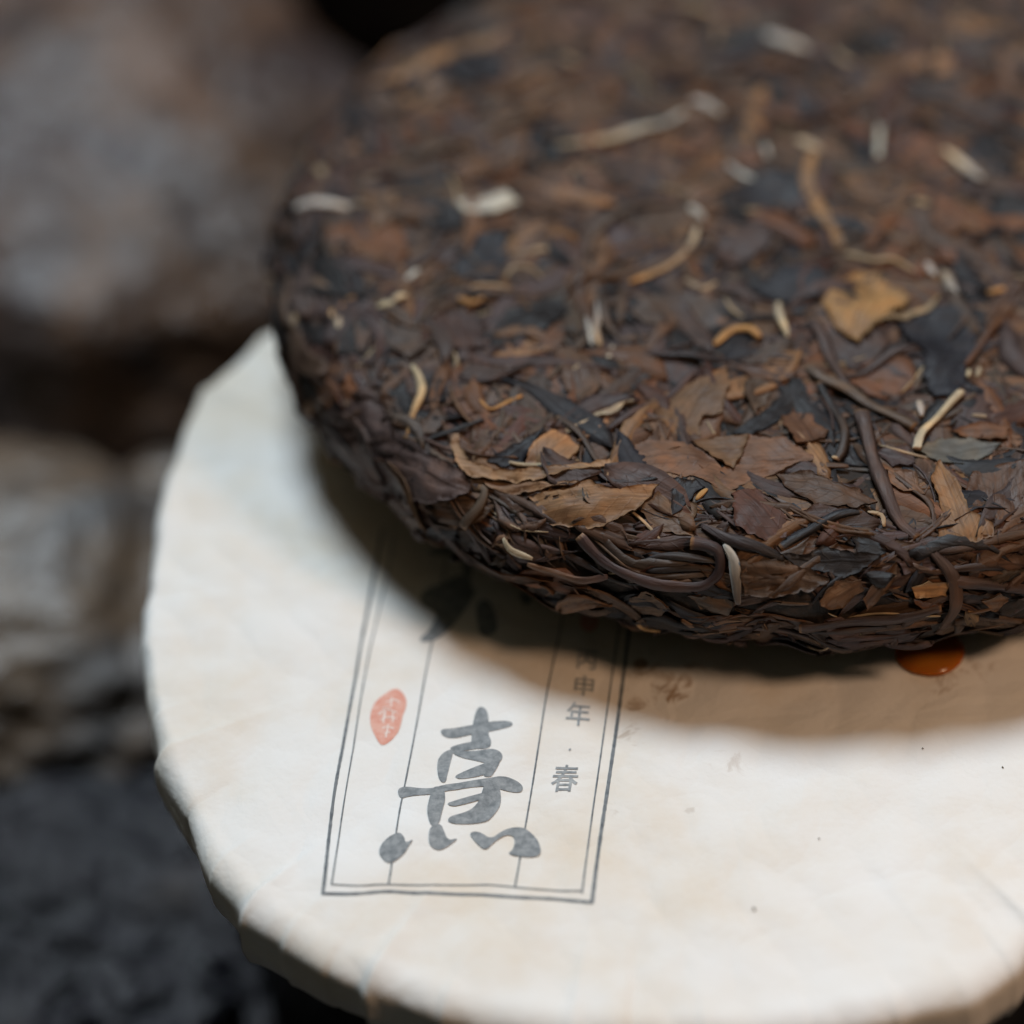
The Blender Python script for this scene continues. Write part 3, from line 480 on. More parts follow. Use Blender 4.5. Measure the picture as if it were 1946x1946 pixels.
def paper_material():
    m, t, b, N, L = nt_new("cotton wrapping paper")
    tc = N("ShaderNodeTexCoord")
    n = N("ShaderNodeTexNoise"); n.inputs['Scale'].default_value = 26; n.inputs['Detail'].default_value = 6; n.inputs['Roughness'].default_value = 0.6
    L(tc.outputs['Object'], n.inputs['Vector'])
    r = ramp(t, [(0.35, (0.735, 0.66, 0.565)), (0.54, (0.795, 0.775, 0.745)), (0.68, (0.815, 0.812, 0.805))])
    L(n.outputs['Fac'], r.inputs[0])
    # brown tea stains, each with its own ragged outline
    st = N("ShaderNodeTexNoise"); st.inputs['Scale'].default_value = 150; st.inputs['Detail'].default_value = 6; st.inputs['Roughness'].default_value = 0.62; st.inputs['Distortion'].default_value = 2.6
    L(tc.outputs['Object'], st.inputs['Vector'])
    acc = None
    for k, ((X, Y), rad, amt) in enumerate(zip(STAIN_AT, (9.5, 9.5, 8.5, 7, 9, 8.5, 7, 6, 2.0, 2.0), (1, 1, .62, .5, .75, .5, .45, .3, .4, .28))):
        p = PAPER.at(np.array([X / 1000]), np.array([Y / 1000]))[0]
        d = N("ShaderNodeVectorMath"); d.operation = 'DISTANCE'; d.inputs[1].default_value = tuple(p)
        L(tc.outputs['Object'], d.inputs[0])
        mr = N("ShaderNodeMapRange"); mr.inputs[1].default_value = rad / 1000; mr.inputs[2].default_value = 0.0005
        mr.inputs[3].default_value = -0.30; mr.inputs[4].default_value = 0.055
        L(d.outputs['Value'], mr.inputs[0])
        ad = N("ShaderNodeMath"); ad.operation = 'ADD'; L(st.outputs['Fac'], ad.inputs[0]); L(mr.outputs[0], ad.inputs[1])
        sm = N("ShaderNodeMapRange"); sm.interpolation_type = 'SMOOTHSTEP'; sm.inputs[1].default_value = 0.45; sm.inputs[2].default_value = 0.66
        sm.inputs[3].default_value = 0; sm.inputs[4].default_value = amt * 0.85
        L(ad.outputs[0], sm.inputs[0])
        if acc is None: acc = sm.outputs[0]
        else:
            mx = N("ShaderNodeMath"); mx.operation = 'MAXIMUM'; L(acc, mx.inputs[0]); L(sm.outputs[0], mx.inputs[1]); acc = mx.outputs[0]
    mix = N("ShaderNodeMix"); mix.data_type = 'RGBA'
    L(acc, mix.inputs[0]); L(r.outputs[0], mix.inputs[6]); mix.inputs[7].default_value = (0.29, 0.175, 0.085, 1)
    L(mix.outputs[2], b.inputs['Base Color'])
    b.inputs['Roughness'].default_value = 0.85
    b.inputs['Specular IOR Level'].default_value = 0.2
    f = N("ShaderNodeTexNoise"); f.inputs['Scale'].default_value = 900; f.inputs['Detail'].default_value = 4
    L(tc.outputs['Object'], f.inputs['Vector'])
    bp = N("ShaderNodeBump"); bp.inputs['Strength'].default_value = 0.22; bp.inputs['Distance'].default_value = 0.0005
    L(f.outputs['Fac'], bp.inputs['Height'])
    wv = N("ShaderNodeTexNoise"); wv.inputs['Scale'].default_value = 30; wv.inputs['Detail'].default_value = 3
    L(tc.outputs['Object'], wv.inputs['Vector'])
    wm = N("ShaderNodeMix"); wm.data_type = 'VECTOR'; wm.inputs[0].default_value = 0.035
    L(tc.outputs['Object'], wm.inputs[4]); L(wv.outputs['Color'], wm.inputs[5])
    vo = N("ShaderNodeTexVoronoi"); vo.feature = 'DISTANCE_TO_EDGE'; vo.inputs['Scale'].default_value = 62
    L(wm.outputs[1], vo.inputs['Vector'])
    vr = N("ShaderNodeMapRange"); vr.inputs[1].default_value = 0.0; vr.inputs[2].default_value = 0.22; L(vo.outputs['Distance'], vr.inputs[0])
    cn = N("ShaderNodeTexNoise"); cn.inputs['Scale'].default_value = 70; cn.inputs['Detail'].default_value = 5; cn.inputs['Distortion'].default_value = 0.8
    L(tc.outputs['Object'], cn.inputs['Vector'])
    cr = N("ShaderNodeMix"); cr.data_type = 'FLOAT'; cr.inputs[0].default_value = 0.35
    L(cn.outputs['Fac'], cr.inputs[2]); L(vr.outputs[0], cr.inputs[3])
    b2 = N("ShaderNodeBump"); b2.inputs['Strength'].default_value = 0.30; b2.inputs['Distance'].default_value = 0.0016
    L(cr.outputs[0], b2.inputs['Height']); L(bp.outputs[0], b2.inputs['Normal']); L(b2.outputs[0], b.inputs['Normal'])
    return m

def ink_material(name, c0, c1):
    m, t, b, N, L = nt_new(name)
    tc = N("ShaderNodeTexCoord")
    n = N("ShaderNodeTexNoise"); n.inputs['Scale'].default_value = 700; n.inputs['Detail'].default_value = 6; n.inputs['Roughness'].default_value = 0.7
    L(tc.outputs['Object'], n.inputs['Vector'])
    r = ramp(t, [(0.35, c0), (0.65, c1)])
    L(n.outputs['Fac'], r.inputs[0]); L(r.outputs[0], b.inputs['Base Color'])
    b.inputs['Roughness'].default_value = 0.8; b.inputs['Specular IOR Level'].default_value = 0.2
    return m

def stone_material(name, cols, rough=(0.22, 0.5), scale=16, bump=0.5, spec=0.5):
    m, t, b, N, L = nt_new(name)
    tc = N("ShaderNodeTexCoord")
    n = N("ShaderNodeTexNoise"); n.inputs['Scale'].default_value = scale; n.inputs['Detail'].default_value = 7; n.inputs['Roughness'].default_value = 0.6; n.inputs['Distortion'].default_value = 0.5
    L(tc.outputs['Object'], n.inputs['Vector'])
    k = len(cols)
    r = ramp(t, [(0.30 + 0.42 * i / (k - 1), c) for i, c in enumerate(cols)])
    L(n.outputs['Fac'], r.inputs[0])
    g = N("ShaderNodeTexNoise"); g.inputs['Scale'].default_value = scale * 14; g.inputs['Detail'].default_value = 5
    L(tc.outputs['Object'], g.inputs['Vector'])
    gr = ramp(t, [(0.3, 0.6), (0.7, 1.35)])
    L(g.outputs['Fac'], gr.inputs[0])
    mx = N("ShaderNodeMix"); mx.data_type = 'RGBA'; mx.blend_type = 'MULTIPLY'; mx.inputs[0].default_value = 1
    L(r.outputs[0], mx.inputs[6]); L(gr.outputs[0], mx.inputs[7]); L(mx.outputs[2], b.inputs['Base Color'])
    rr = N("ShaderNodeMapRange"); rr.inputs[1].default_value = 0.35; rr.inputs[2].default_value = 0.65; rr.inputs[3].default_value = rough[0]; rr.inputs[4].default_value = rough[1]
    L(n.outputs['Fac'], rr.inputs[0]); L(rr.outputs[0], b.inputs['Roughness'])
    b.inputs['Specular IOR Level'].default_value = spec
    h = N("ShaderNodeTexNoise"); h.inputs['Scale'].default_value = scale * 5; h.inputs['Detail'].default_value = 6
    L(tc.outputs['Object'], h.inputs['Vector'])
    bp = N("ShaderNodeBump"); bp.inputs['Strength'].default_value = bump; bp.inputs['Distance'].default_value = 0.004
    L(h.outputs['Fac'], bp.inputs['Height']); L(bp.outputs[0], b.inputs['Normal'])
    return m

# ------------------------------------------------------------------ ground and stones
def ground():
    n = 60
    me = bpy.data.meshes.new("ground")
    g = np.sign(np.linspace(-1, 1, n)) * np.abs(np.linspace(-1, 1, n)) ** 3 * 30
    vs = [(float(x), float(y), -0.085 + 0.0025 * noise.noise(Vector((x * 30, y * 30, 0))) if abs(x) < 1 and abs(y) < 1 else -0.085) for y in g for x in g]
    fs = [(j * n + i, j * n + i + 1, (j + 1) * n + i + 1, (j + 1) * n + i) for j in range(n - 1) for i in range(n - 1)]
    me.from_pydata(vs, [], fs)
    o = link_mesh("ground", me, stone_material("wet dark ground", [(0.004, 0.004, 0.005), (0.010, 0.010, 0.012), (0.022, 0.020, 0.020)], (0.15, 0.4), 25, 0.8))
    tag(o, "dark wet ground between the stones", None, kind='structure')

def stone(name, loc, rad, rotz, seed, mat, label, craggy=0.10, sub=5, group=None, fine=0.02, flat=None, box=1.0):
    bm = bmesh.new()
    bmesh.ops.create_icosphere(bm, subdivisions=sub, radius=1.0)
    so = Vector((seed * 7.3, seed * 3.1, seed * 5.7))
    for v in bm.verts:
        p = v.co.copy()
        d = 1 + craggy * noise.noise(p * 1.3 + so) * 1.6 + craggy * 0.8 * noise.noise(p * 2.9 + so) + fine * noise.fractal(p * 6 + so, 0.9, 2.1, 4)
        if box != 1.0: p = Vector([math.copysign(abs(c) ** box, c) for c in p])
        q = Vector((p.x * rad[0], p.y * rad[1], p.z * rad[2])) * d
        if flat is not None and q.z > flat:
            q.z = flat + (q.z - flat) * 0.10
        v.co = q
    me = bpy.data.meshes.new(name)
    bm.to_mesh(me); bm.free()
    o = link_mesh(name, me, mat)
    o.location = loc
    o.rotation_euler = (0, 0, rotz)
    return tag(o, label, "stone", group)

ground()
M_ST_BROWN = stone_material("wet brown stone", [(0.048, 0.036, 0.036), (0.078, 0.062, 0.064), (0.092, 0.064, 0.055), (0.155, 0.080, 0.044), (0.098, 0.080, 0.078), (0.13, 0.122, 0.130)], (0.22, 0.48), 15, 1.8, 0.5)
M_ST_GREY = stone_material("wet grey stone", [(0.040, 0.036, 0.040), (0.085, 0.075, 0.072), (0.15, 0.098, 0.062), (0.115, 0.102, 0.096), (0.16, 0.165, 0.185)], (0.30, 0.5), 16, 0.9)
M_ST_BLUE = stone_material("glossy wet black stone", [(0.008, 0.009, 0.011), (0.016, 0.018, 0.024), (0.034, 0.040, 0.052)], (0.22, 0.38), 30, 0.5)
M_ST_SLOPE = stone_material("wet stone with shade and sheen in its colour", [(0.004, 0.004, 0.007), (0.008, 0.008, 0.013), (0.024, 0.021, 0.026), (0.085, 0.068, 0.058)], (0.22, 0.46), 22, 2.2, 0.5)  # near-black tones paint a boulder's shaded front; the last tone paints sheen streaks
M_ST_DARK = stone_material("wet black stone", [(0.005, 0.005, 0.006), (0.009, 0.009, 0.011), (0.014, 0.0135, 0.016), (0.024, 0.023, 0.026)], (0.45, 0.62), 22, 0.6, 0.3)
GRP = "wet stones under and behind the tea cakes"
stone("stone", (-0.1500, 0.152, -0.038), (0.074, 0.090, 0.054), 0.06, 12, M_ST_BROWN, "large rounded brown wet stone behind the left edge of the bare tea cake", 0.07, 6, GRP)
stone("stone", (-0.184, 0.026, -0.058), (0.070, 0.050, 0.040), -0.12, 2, M_ST_GREY, "grey brown mottled stone left of the wrapped tea cake", 0.08, 6, GRP, 0.03, None, 0.60)
stone("stone", (-0.030, -0.058, -0.038), (0.076, 0.080, 0.070), 0.2, 3, M_ST_DARK, "tall flat-topped black stone carrying the paper-wrapped tea cake", 0.05, 6, GRP, 0.015, 0.0580)
stone("stone", (-0.160, -0.040, -0.084), (0.110, 0.066, 0.046), 0.15, 11, M_ST_SLOPE, "wide stone coloured black for shade, low down at the lower left, below the paper wrapper's rim", 0.09, 6, GRP, 0.02)
stone("stone", (-0.1300, -0.0800, -0.048), (0.022, 0.013, 0.011), 0.5, 4, M_ST_SLOPE, "small dark wet pebble on the wide shade-coloured stone, at the lower left corner", 0.22, 5, GRP, 0.06)
stone("stone", (-0.1370, 0.0900, -0.056), (0.016, 0.009, 0.010), 0.4, 5, M_ST_BLUE, "small glossy black pebble in the gap between the brown stone and the paper wrapper", 0.10, 4, GRP)
stone("stone", (-0.1690, 0.0900, -0.056), (0.018, 0.009, 0.010), -0.5, 6, M_ST_BLUE, "glossy black pebble in the gap below the large brown stone, at the left border", 0.10, 4, GRP)
stone("stone", (-0.1350, 0.0760, -0.050), (0.015, 0.010, 0.011), 0.2, 9, M_ST_BLUE, "flat bluish black pebble between two others, left of the paper wrapper's rim", 0.10, 4, GRP)
stone("stone", (-0.1300, 0.051, -0.031), (0.013, 0.012, 0.010), 0.2, 10, M_ST_GREY, "small brown pebble wedged between the grey mottled stone and the paper wrapper", 0.10, 4, GRP)
stone("stone", (0.030, 0.080, -0.035), (0.075, 0.055, 0.090), -0.2, 7, M_ST_DARK, "black stone propping up the far side of the bare tea cake", 0.06, 5, GRP, 0.02, 0.0850)
stone("stone", (-0.080, 0.320, -0.040), (0.085, 0.060, 0.040), 0.2, 8, M_ST_DARK, "black stone behind the large brown one, at the upper border", 0.1, 5, GRP)

# ------------------------------------------------------------------ the wrapped cake
wrapped = empty("wrapped_tea_cake", LOWER_LOC, LOWER_ROT)
tag(wrapped, "round tea cake wrapped in cream paper with a printed label, under the bare cake", "tea cake")
M_PAPER = paper_material()
link_mesh("paper_wrapper", skin_mesh("paper_wrapper", PAPER, 260, 1080), M_PAPER, wrapped)
M_INK = ink_material("faded black ink", (0.16, 0.18, 0.195), (0.34, 0.36, 0.375))
M_LINE = ink_material("thin black ink", (0.10, 0.115, 0.13), (0.24, 0.26, 0.275))
M_RED = ink_material("red seal ink", (0.68, 0.30, 0.23), (0.76, 0.46, 0.38))
M_SMALL = ink_material("fine grey ink", (0.20, 0.22, 0.235), (0.42, 0.44, 0.45))
M_PALE = ink_material("paper showing through the seal", (0.80, 0.68, 0.62), (0.82, 0.74, 0.70))

def dense(pts, step):
    out = []
    for a, b in zip(pts, pts[1:]):
        n = max(1, int(math.hypot(b[0] - a[0], b[1] - a[1]) / step))
        out += [(a[0] + (b[0] - a[0]) * i / n, a[1] + (b[1] - a[1]) * i / n) for i in range(n)]
    out.append(pts[-1])
    return out

def spline(pts, n):
    """Catmull-Rom through the points, n samples."""
    P = np.array(pts, float)
    if len(P) == 2: return np.stack([np.linspace(P[0, k], P[1, k], n) for k in range(2)], 1)
    E = np.vstack([2 * P[0] - P[1], P, 2 * P[-1] - P[-2]])
    L = np.concatenate([[0], np.cumsum(np.hypot(*np.diff(P, axis=0).T))])
    out = []
    for u in np.linspace(0, L[-1], n):
        i = min(int(np.searchsorted(L, u, 'right')) - 1, len(P) - 2)
        t = (u - L[i]) / max(L[i + 1] - L[i], 1e-9)
        a, b, c, d = E[i], E[i + 1], E[i + 2], E[i + 3]
        out.append(0.5 * (2 * b + (c - a) * t + (2 * a - 5 * b + 4 * c - d) * t * t + (3 * b - a - 3 * c + d) * t ** 3))
    return np.array(out)

def closed_smooth(pts, it=2):
    p = [tuple(q) for q in pts]
    for _ in range(it):
        q = []
        for a, b in zip(p, p[1:] + p[:1]):
            q += [(a[0] * .75 + b[0] * .25, a[1] * .75 + b[1] * .25), (a[0] * .25 + b[0] * .75, a[1] * .25 + b[1] * .75)]
        p = q
    return p

def fill(poly, step, rng=None):
    """Triangulate a closed outline with points inside it; returns 2D verts, triangles and the distance of each vertex from the outline."""
    ring = dense(list(poly) + [poly[0]], step)[:-1]
    P = np.array(ring)
    x0, y0 = P.min(0); x1, y1 = P.max(0)
    ins = []
    yy = y0 + step * 0.5; row = 0
    while yy < y1:
        xx = x0 + (step * 0.5 if row % 2 else 0)
        while xx < x1:
            c = False
            j = len(ring) - 1
            for i in range(len(ring)):
                if (ring[i][1] > yy) != (ring[j][1] > yy) and xx < (ring[j][0] - ring[i][0]) * (yy - ring[i][1]) / (ring[j][1] - ring[i][1]) + ring[i][0]:
                    c = not c
                j = i
            if c and np.min(np.hypot(P[:, 0] - xx, P[:, 1] - yy)) > step * 0.55:
                ins.append((xx + (rng.uniform(-.2, .2) * step if rng else 0), yy + (rng.uniform(-.2, .2) * step if rng else 0)))
            xx += step
        yy += step * 0.87; row += 1
    vs = [Vector(q) for q in ring + ins]
    n = len(ring)
    V, E, F, *_ = delaunay_2d_cdt(vs, [], [list(range(n))], 1, 1e-5)
    V = np.array([(v.x, v.y) for v in V])
    d = np.min(np.hypot(V[:, None, 0] - P[None, :, 0], V[:, None, 1] - P[None, :, 1]), axis=1)
    return V, [tuple(f) for f in F], d

def print_mesh(name, polys, mat, h, step=0.8):
    verts, faces = [], []
    for poly in polys:
        V, F, _ = fill(poly, step)
        if sum((V[f[1]][0] - V[f[0]][0]) * (V[f[2]][1] - V[f[0]][1]) - (V[f[1]][1] - V[f[0]][1]) * (V[f[2]][0] - V[f[0]][0]) for f in F) < 0:
            F = [f[::-1] for f in F]
        off = len(verts)
        verts += PAPER.at(V[:, 0] / 1000, V[:, 1] / 1000, h).tolist()
        faces += [tuple(i + off for i in f) for f in F]
    me = bpy.data.meshes.new(name)
    me.from_pydata(verts, [], faces)
    me.update()
    return link_mesh(name, me, mat, wrapped)

def stroke_poly(pts, w):
    P = spline(pts, max(6, int(np.sum(np.hypot(*np.diff(np.array(pts), axis=0).T)) / 0.7)))
    T = np.gradient(P, axis=0); T /= np.hypot(T[:, 0], T[:, 1])[:, None]
    Nn = np.stack([-T[:, 1], T[:, 0]], 1) * w / 2
    return P, Nn

def print_lines(name, lines, mat, h):
    verts, faces = [], []
    rng = random.Random(5)
    for w, pts in lines:
        P, Nn = stroke_poly(pts, w)
        k = np.array([1 + rng.uniform(-.12, .12) for _ in P])[:, None]
        off = len(verts)
        A, B = P + Nn * k, P - Nn * k
        hh = h + rng.uniform(0, 0.00002)
        verts += PAPER.at(A[:, 0] / 1000, A[:, 1] / 1000, hh).tolist() + PAPER.at(B[:, 0] / 1000, B[:, 1] / 1000, hh).tolist()
        n = len(P)
        faces += [(off + i + 1, off + i, off + n + i, off + n + i + 1) for i in range(n - 1)]
    me = bpy.data.meshes.new(name)
    me.from_pydata(verts, [], faces)
    me.update()
    return link_mesh(name, me, mat, wrapped)

print_lines("label_border", LINES[:6], M_LINE, 0.00007)
print_lines("column_line", LINES[6:7], M_LINE, 0.00007)
print_lines("column_line", LINES[7:], M_LINE, 0.00007)
def strokes(polys):
    return [closed_smooth(p, 2) for p in polys]
def merged_character(name, polys, label):
    verts, faces = [], []
    for k, poly in enumerate(strokes(polys)):
        V, F, _ = fill(poly, 0.7)
        a = sum((V[f[1]][0] - V[f[0]][0]) * (V[f[2]][1] - V[f[0]][1]) - (V[f[1]][1] - V[f[0]][1]) * (V[f[2]][0] - V[f[0]][0]) for f in F)
        if a < 0: F = [f[::-1] for f in F]
        off = len(verts)
        verts += PAPER.at(V[:, 0] / 1000, V[:, 1] / 1000, 0.00008 + 0.000006 * k).tolist()
        faces += [tuple(i + off for i in f) for f in F]
    me = bpy.data.meshes.new(name)
    me.from_pydata(verts, [], faces); me.update()
    o = link_mesh(name, me, M_INK, wrapped)
    o['label'] = label
merged_character("brush_character", STROKES, "large grey brush-written character printed near the foot of the label")
merged_character("brush_character", STROKES_UP, "large brush-written character half hidden by the bare tea cake")
s1 = print_mesh("red_seal", [closed_smooth(SEAL, 2)], M_RED, 0.00008)
print_lines("seal_script", SEAL_MARKS, M_PALE, 0.00013).parent = s1
print_mesh("red_seal", [closed_smooth(SEAL_UPPER, 2)], M_RED, 0.00008)

def glyph(ch, c, ex, eu):
    cu = bpy.data.curves.new("printed_character", 'FONT')
    cu.body = ch
    cu.resolution_u = 3
    cu.offset = 0.009
    tmp = bpy.data.objects.new("printed_character", cu)
    COL.objects.link(tmp)
    me = bpy.data.meshes.new_from_object(tmp.evaluated_get(bpy.context.evaluated_depsgraph_get()))
    bpy.data.objects.remove(tmp)
    V = np.array([v.co[:2] for v in me.vertices])
    lo, hi = V.min(0), V.max(0)
    span = max(hi[0] - lo[0], hi[1] - lo[1]) if ch != "·" else (hi[0] - lo[0]) * 8
    Q = (V - (lo + hi) / 2) / span
    W = np.array(c)[None] + Q[:, :1] * np.array(ex)[None] + Q[:, 1:] * np.array(eu)[None]
    P = PAPER.at(W[:, 0] / 1000, W[:, 1] / 1000, 0.00009)
    me.vertices.foreach_set("co", P.ravel())
    me.materials.clear()
    me.update()
    link_mesh("printed_character", me, M_SMALL, wrapped, False)
for g in GLYPHS: glyph(*g)
# a few dark specks in the paper's pulp
rs = random.Random(8)
sp = []
for (X, Y) in SPECKS[:4]:
    r0 = rs.uniform(0.16, 0.30)
    sp.append([(X + r0 * rs.uniform(.6, 1.2) * math.cos(a), Y + r0 * 1.3 * rs.uniform(.6, 1.2) * math.sin(a)) for a in np.linspace(0, 2 * math.pi, 9)[:-1]])
o = print_mesh("pulp_specks", sp, ink_material("pulp speck", (0.10, 0.08, 0.06), (0.2, 0.16, 0.12)), 0.00008, 0.2)
o['kind'] = 'stuff'

# a drop of tea on the paper
def tea_drop():
    X, Y = DROP_AT[0] / 1000, DROP_AT[1] / 1000
    base = PAPER.at(np.array([X]), np.array([Y]))[0]
    n, rings, rad, hgt = 48, 12, 0.0058, 0.0016
    vs, fs = [], []
    for j in range(rings):
        t = j / (rings - 1)
        rr = rad * math.sin(t * math.pi / 2) if j else 1e-5
        for i in range(n):
            a = 2 * math.pi * i / n
            vs.append((rr * math.cos(a) * (1 + .03 * math.sin(2 * a)), rr * math.sin(a), hgt * math.cos(t * math.pi / 2) + 0.0003))
    for j in range(rings - 1):
        for i in range(n):
            fs.append((j * n + i, (j + 1) * n + i, (j + 1) * n + (i + 1) % n, j * n + (i + 1) % n))
    fs.append(tuple(range(n)))
    fs.append(tuple(reversed(range((rings - 1) * n, rings * n))))
    me = bpy.data.meshes.new("tea_drop"); me.from_pydata(vs, [], fs); me.update()
    m, t, b, N, L = nt_new("amber tea")
    b.inputs['Base Color'].default_value = (0.34, 0.115, 0.014, 1)
    b.inputs['Roughness'].default_value = 0.16
    b.inputs['IOR'].default_value = 1.34
    b.inputs['Subsurface Weight'].default_value = 0.6
    b.inputs['Subsurface Radius'].default_value = (1.0, 0.25, 0.05)
    b.inputs['Subsurface Scale'].default_value = 0.003
    o = link_mesh("tea_drop", me, m)
    M = Matrix.LocRotScale(LOWER_LOC, None, None) @ Matrix.Rotation(LOWER_ROT[1], 4, 'Y') @ Matrix.Rotation(LOWER_ROT[0], 4, 'X')
    o.location = M @ Vector(base.tolist())
    o.rotation_euler = LOWER_ROT
    tag(o, "round amber drop of tea on the cream paper, just under the bare cake's front edge", "drop")
tea_drop()

# ------------------------------------------------------------------ the bare pressed cake
cake = empty("pressed_tea_cake", UPPER_LOC, UPPER_ROT)
tag(cake, "bare round cake of pressed dark brown tea leaves lying on top of the paper-wrapped one", "tea cake")
body = skin_mesh("cake_core", CAKE, 110, 360)
link_mesh("cake_core", body, cake_material(), cake)

PAL = dict(brown=(.090, .052, .033), tan=(.235, .128, .062), tanl=(.27, .155, .082), tanbrown=(.145, .080, .044), rust=(.125, .057, .029), black=(.016, .014, .0155),
           slate=(.020, .0195, .024), purple=(.062, .040, .036), purplel=(.090, .058, .050), grey=(.070, .050, .038), greybrown=(.115, .080, .057), darkred=(.072, .034, .025),
           cream=(.52, .43, .29), amber=(.44, .23, .075), silver=(.52, .495, .44), beige=(.36, .27, .17), amberleaf=(.30, .165, .070), silverleaf=(.10, .095, .088))

class Sheaf:
    """Collects leaves and strands into one mesh with a tint and a grain coordinate on every vertex."""
    def __init__(self): self.V, self.F, self.C, self.G, self.n = [], [], [], [], 0
    def add(self, V, F, C, G):
        self.V.append(V); self.C.append(C); self.G.append(G)
        self.F += [tuple(i + self.n for i in f) for f in F]
        self.n += len(V)
    def build(self, name, mat, parent):
        V, C, G = np.concatenate(self.V), np.concatenate(self.C), np.concatenate(self.G)
        me = bpy.data.meshes.new(name)
        me.from_pydata(V.tolist(), [], self.F)
        a = me.attributes.new("tint", 'FLOAT_COLOR', 'POINT')
        a.data.foreach_set("color", np.concatenate([C, np.ones((len(C), 1))], 1).astype(np.float32).ravel())
        g = me.attributes.new("grain", 'FLOAT_VECTOR', 'POINT')
        g.data.foreach_set("vector", G.astype(np.float32).ravel())
        me.update()
        return link_mesh(name, me, mat, parent)

def skirt(V2h, ringlist, F, X, Y, H, drop=0.00028):
    """Give a leaf its thickness: a second rim a little lower all round its outline."""
    k = len(X)
    rX, rY, rH = X[ringlist], Y[ringlist], H[ringlist] - drop
    n = len(ringlist)
    for i in range(n):
        a, b = ringlist[i], ringlist[(i + 1) % n]
        F.append((a, k + i, k + (i + 1) % n, b))
    return np.concatenate([X, rX]), np.concatenate([Y, rY]), np.concatenate([H, rH])

def tint_arr(col, n, rng, var=0.16):
    c = np.array(PAL[col]) * rng.uniform(1 - var, 1 + var)
    c = c * np.array([1 + rng.uniform(-.05, .05), 1, 1 + rng.uniform(-.07, .07)])
    return np.repeat(c[None], n, 0)

def hero_leaf(col, lift, pleat, poly, rng, step=0.62):
    P = np.array(poly, float)
    c = P.mean(0)
    d = P - c
    w, ev = np.linalg.eigh(d.T @ d)
    ax = ev[:, 1]
    # ragged outline
    ring = dense(list(map(tuple, poly)) + [tuple(poly[0])], step)[:-1]
    m = len(ring)
    pp = [rng.uniform(0, 6.28) for _ in range(6)]
    t_ = np.arange(m) * step
    jx = .16 * np.sin(t_ * .9 + pp[0]) + .12 * np.sin(t_ * 2.1 + pp[1]) + .07 * np.sin(t_ * 3.9 + pp[2])
    jy = .16 * np.sin(t_ * .8 + pp[3]) + .12 * np.sin(t_ * 2.3 + pp[4]) + .07 * np.sin(t_ * 3.7 + pp[5])
    ring = [(x + jx[i] + rng.gauss(0, .04), y + jy[i] + rng.gauss(0, .04)) for i, (x, y) in enumerate(ring)]
    V, F, dist = fill(ring, step, rng)
    if sum((V[f[1]][0] - V[f[0]][0]) * (V[f[2]][1] - V[f[0]][1]) - (V[f[1]][1] - V[f[0]][1]) * (V[f[2]][0] - V[f[0]][0]) for f in F) < 0:
        F = [f[::-1] for f in F]
    u = (V - c) @ ax
    v = (V - c) @ np.array([-ax[1], ax[0]])
    ph = [rng.uniform(0, 6.28) for _ in range(8)]
    wob = v + 0.40 * np.sin(u * 0.45 + ph[0]) + 0.12 * np.sin(u * 1.2 + ph[1])
    lam = rng.uniform(2.4, 4.2)
    zz = (wob / lam + 0.35 * np.sin(wob * 0.75 + ph[6]) + 0.12 * np.sin(u * 0.7 + ph[7]) + ph[2]) % 1.0
    k0 = rng.uniform(.25, .75)
    ridge = np.where(zz < k0, zz / k0, (1 - zz) / (1 - k0)) * 2 - 1           # flat facets meeting in sharp folds
    fine = 1 - 2 * np.abs(((wob / 1.45 + 0.35 * np.sin(u * 0.9 + ph[3])) % 1.0) - 0.5) * 2
    q = 0.8 * u + 0.5 * v * np.sin(ph[4]) + 0.4 * np.sin(v * 1.3 + ph[5])
    crum = 1 - 2 * np.abs(((q / rng.uniform(3.0, 5.0) + ph[6]) % 1.0) - 0.5) * 2 + 0.5 * np.sin(u * 2.3 + v * 1.1 + ph[7])
    inner = np.clip(dist / 1.6, 0, 1)
    sz = math.sqrt(w[1] / len(P))
    tilt = (rng.uniform(-.05, .05) * u + rng.uniform(-.07, .07) * v)
    H = lift * 0.75 + 0.45 + pleat * (0.80 * ridge + 0.24 * fine * (fine > 0)) + 0.085 * crum + tilt + (1 - inner) * rng.uniform(-.25, .30)
    H = np.maximum(H, 0.25) / 1000
    X, Y = V[:, 0] / 1000, V[:, 1] / 1000
    n0 = len(ring)
    F = list(F)
    X, Y, H = skirt(None, np.arange(n0), F, X, Y, H, 0.0004)
    Pt = CAKE.at(X, Y, H)
    G = np.stack([np.concatenate([u, u[:n0]]), np.concatenate([v, v[:n0]]), np.full(len(X), rng.uniform(0, 90))], 1)
    C = tint_arr(col, len(X), rng, .08)
    edge = np.concatenate([1 - inner, np.ones(n0)])[:, None]
    C = C * (1 - 0.18 * edge) if rng.random() < .5 else C * (1 + 0.15 * edge)
    s = Sheaf(); s.add(Pt, F, C, G)
    return s

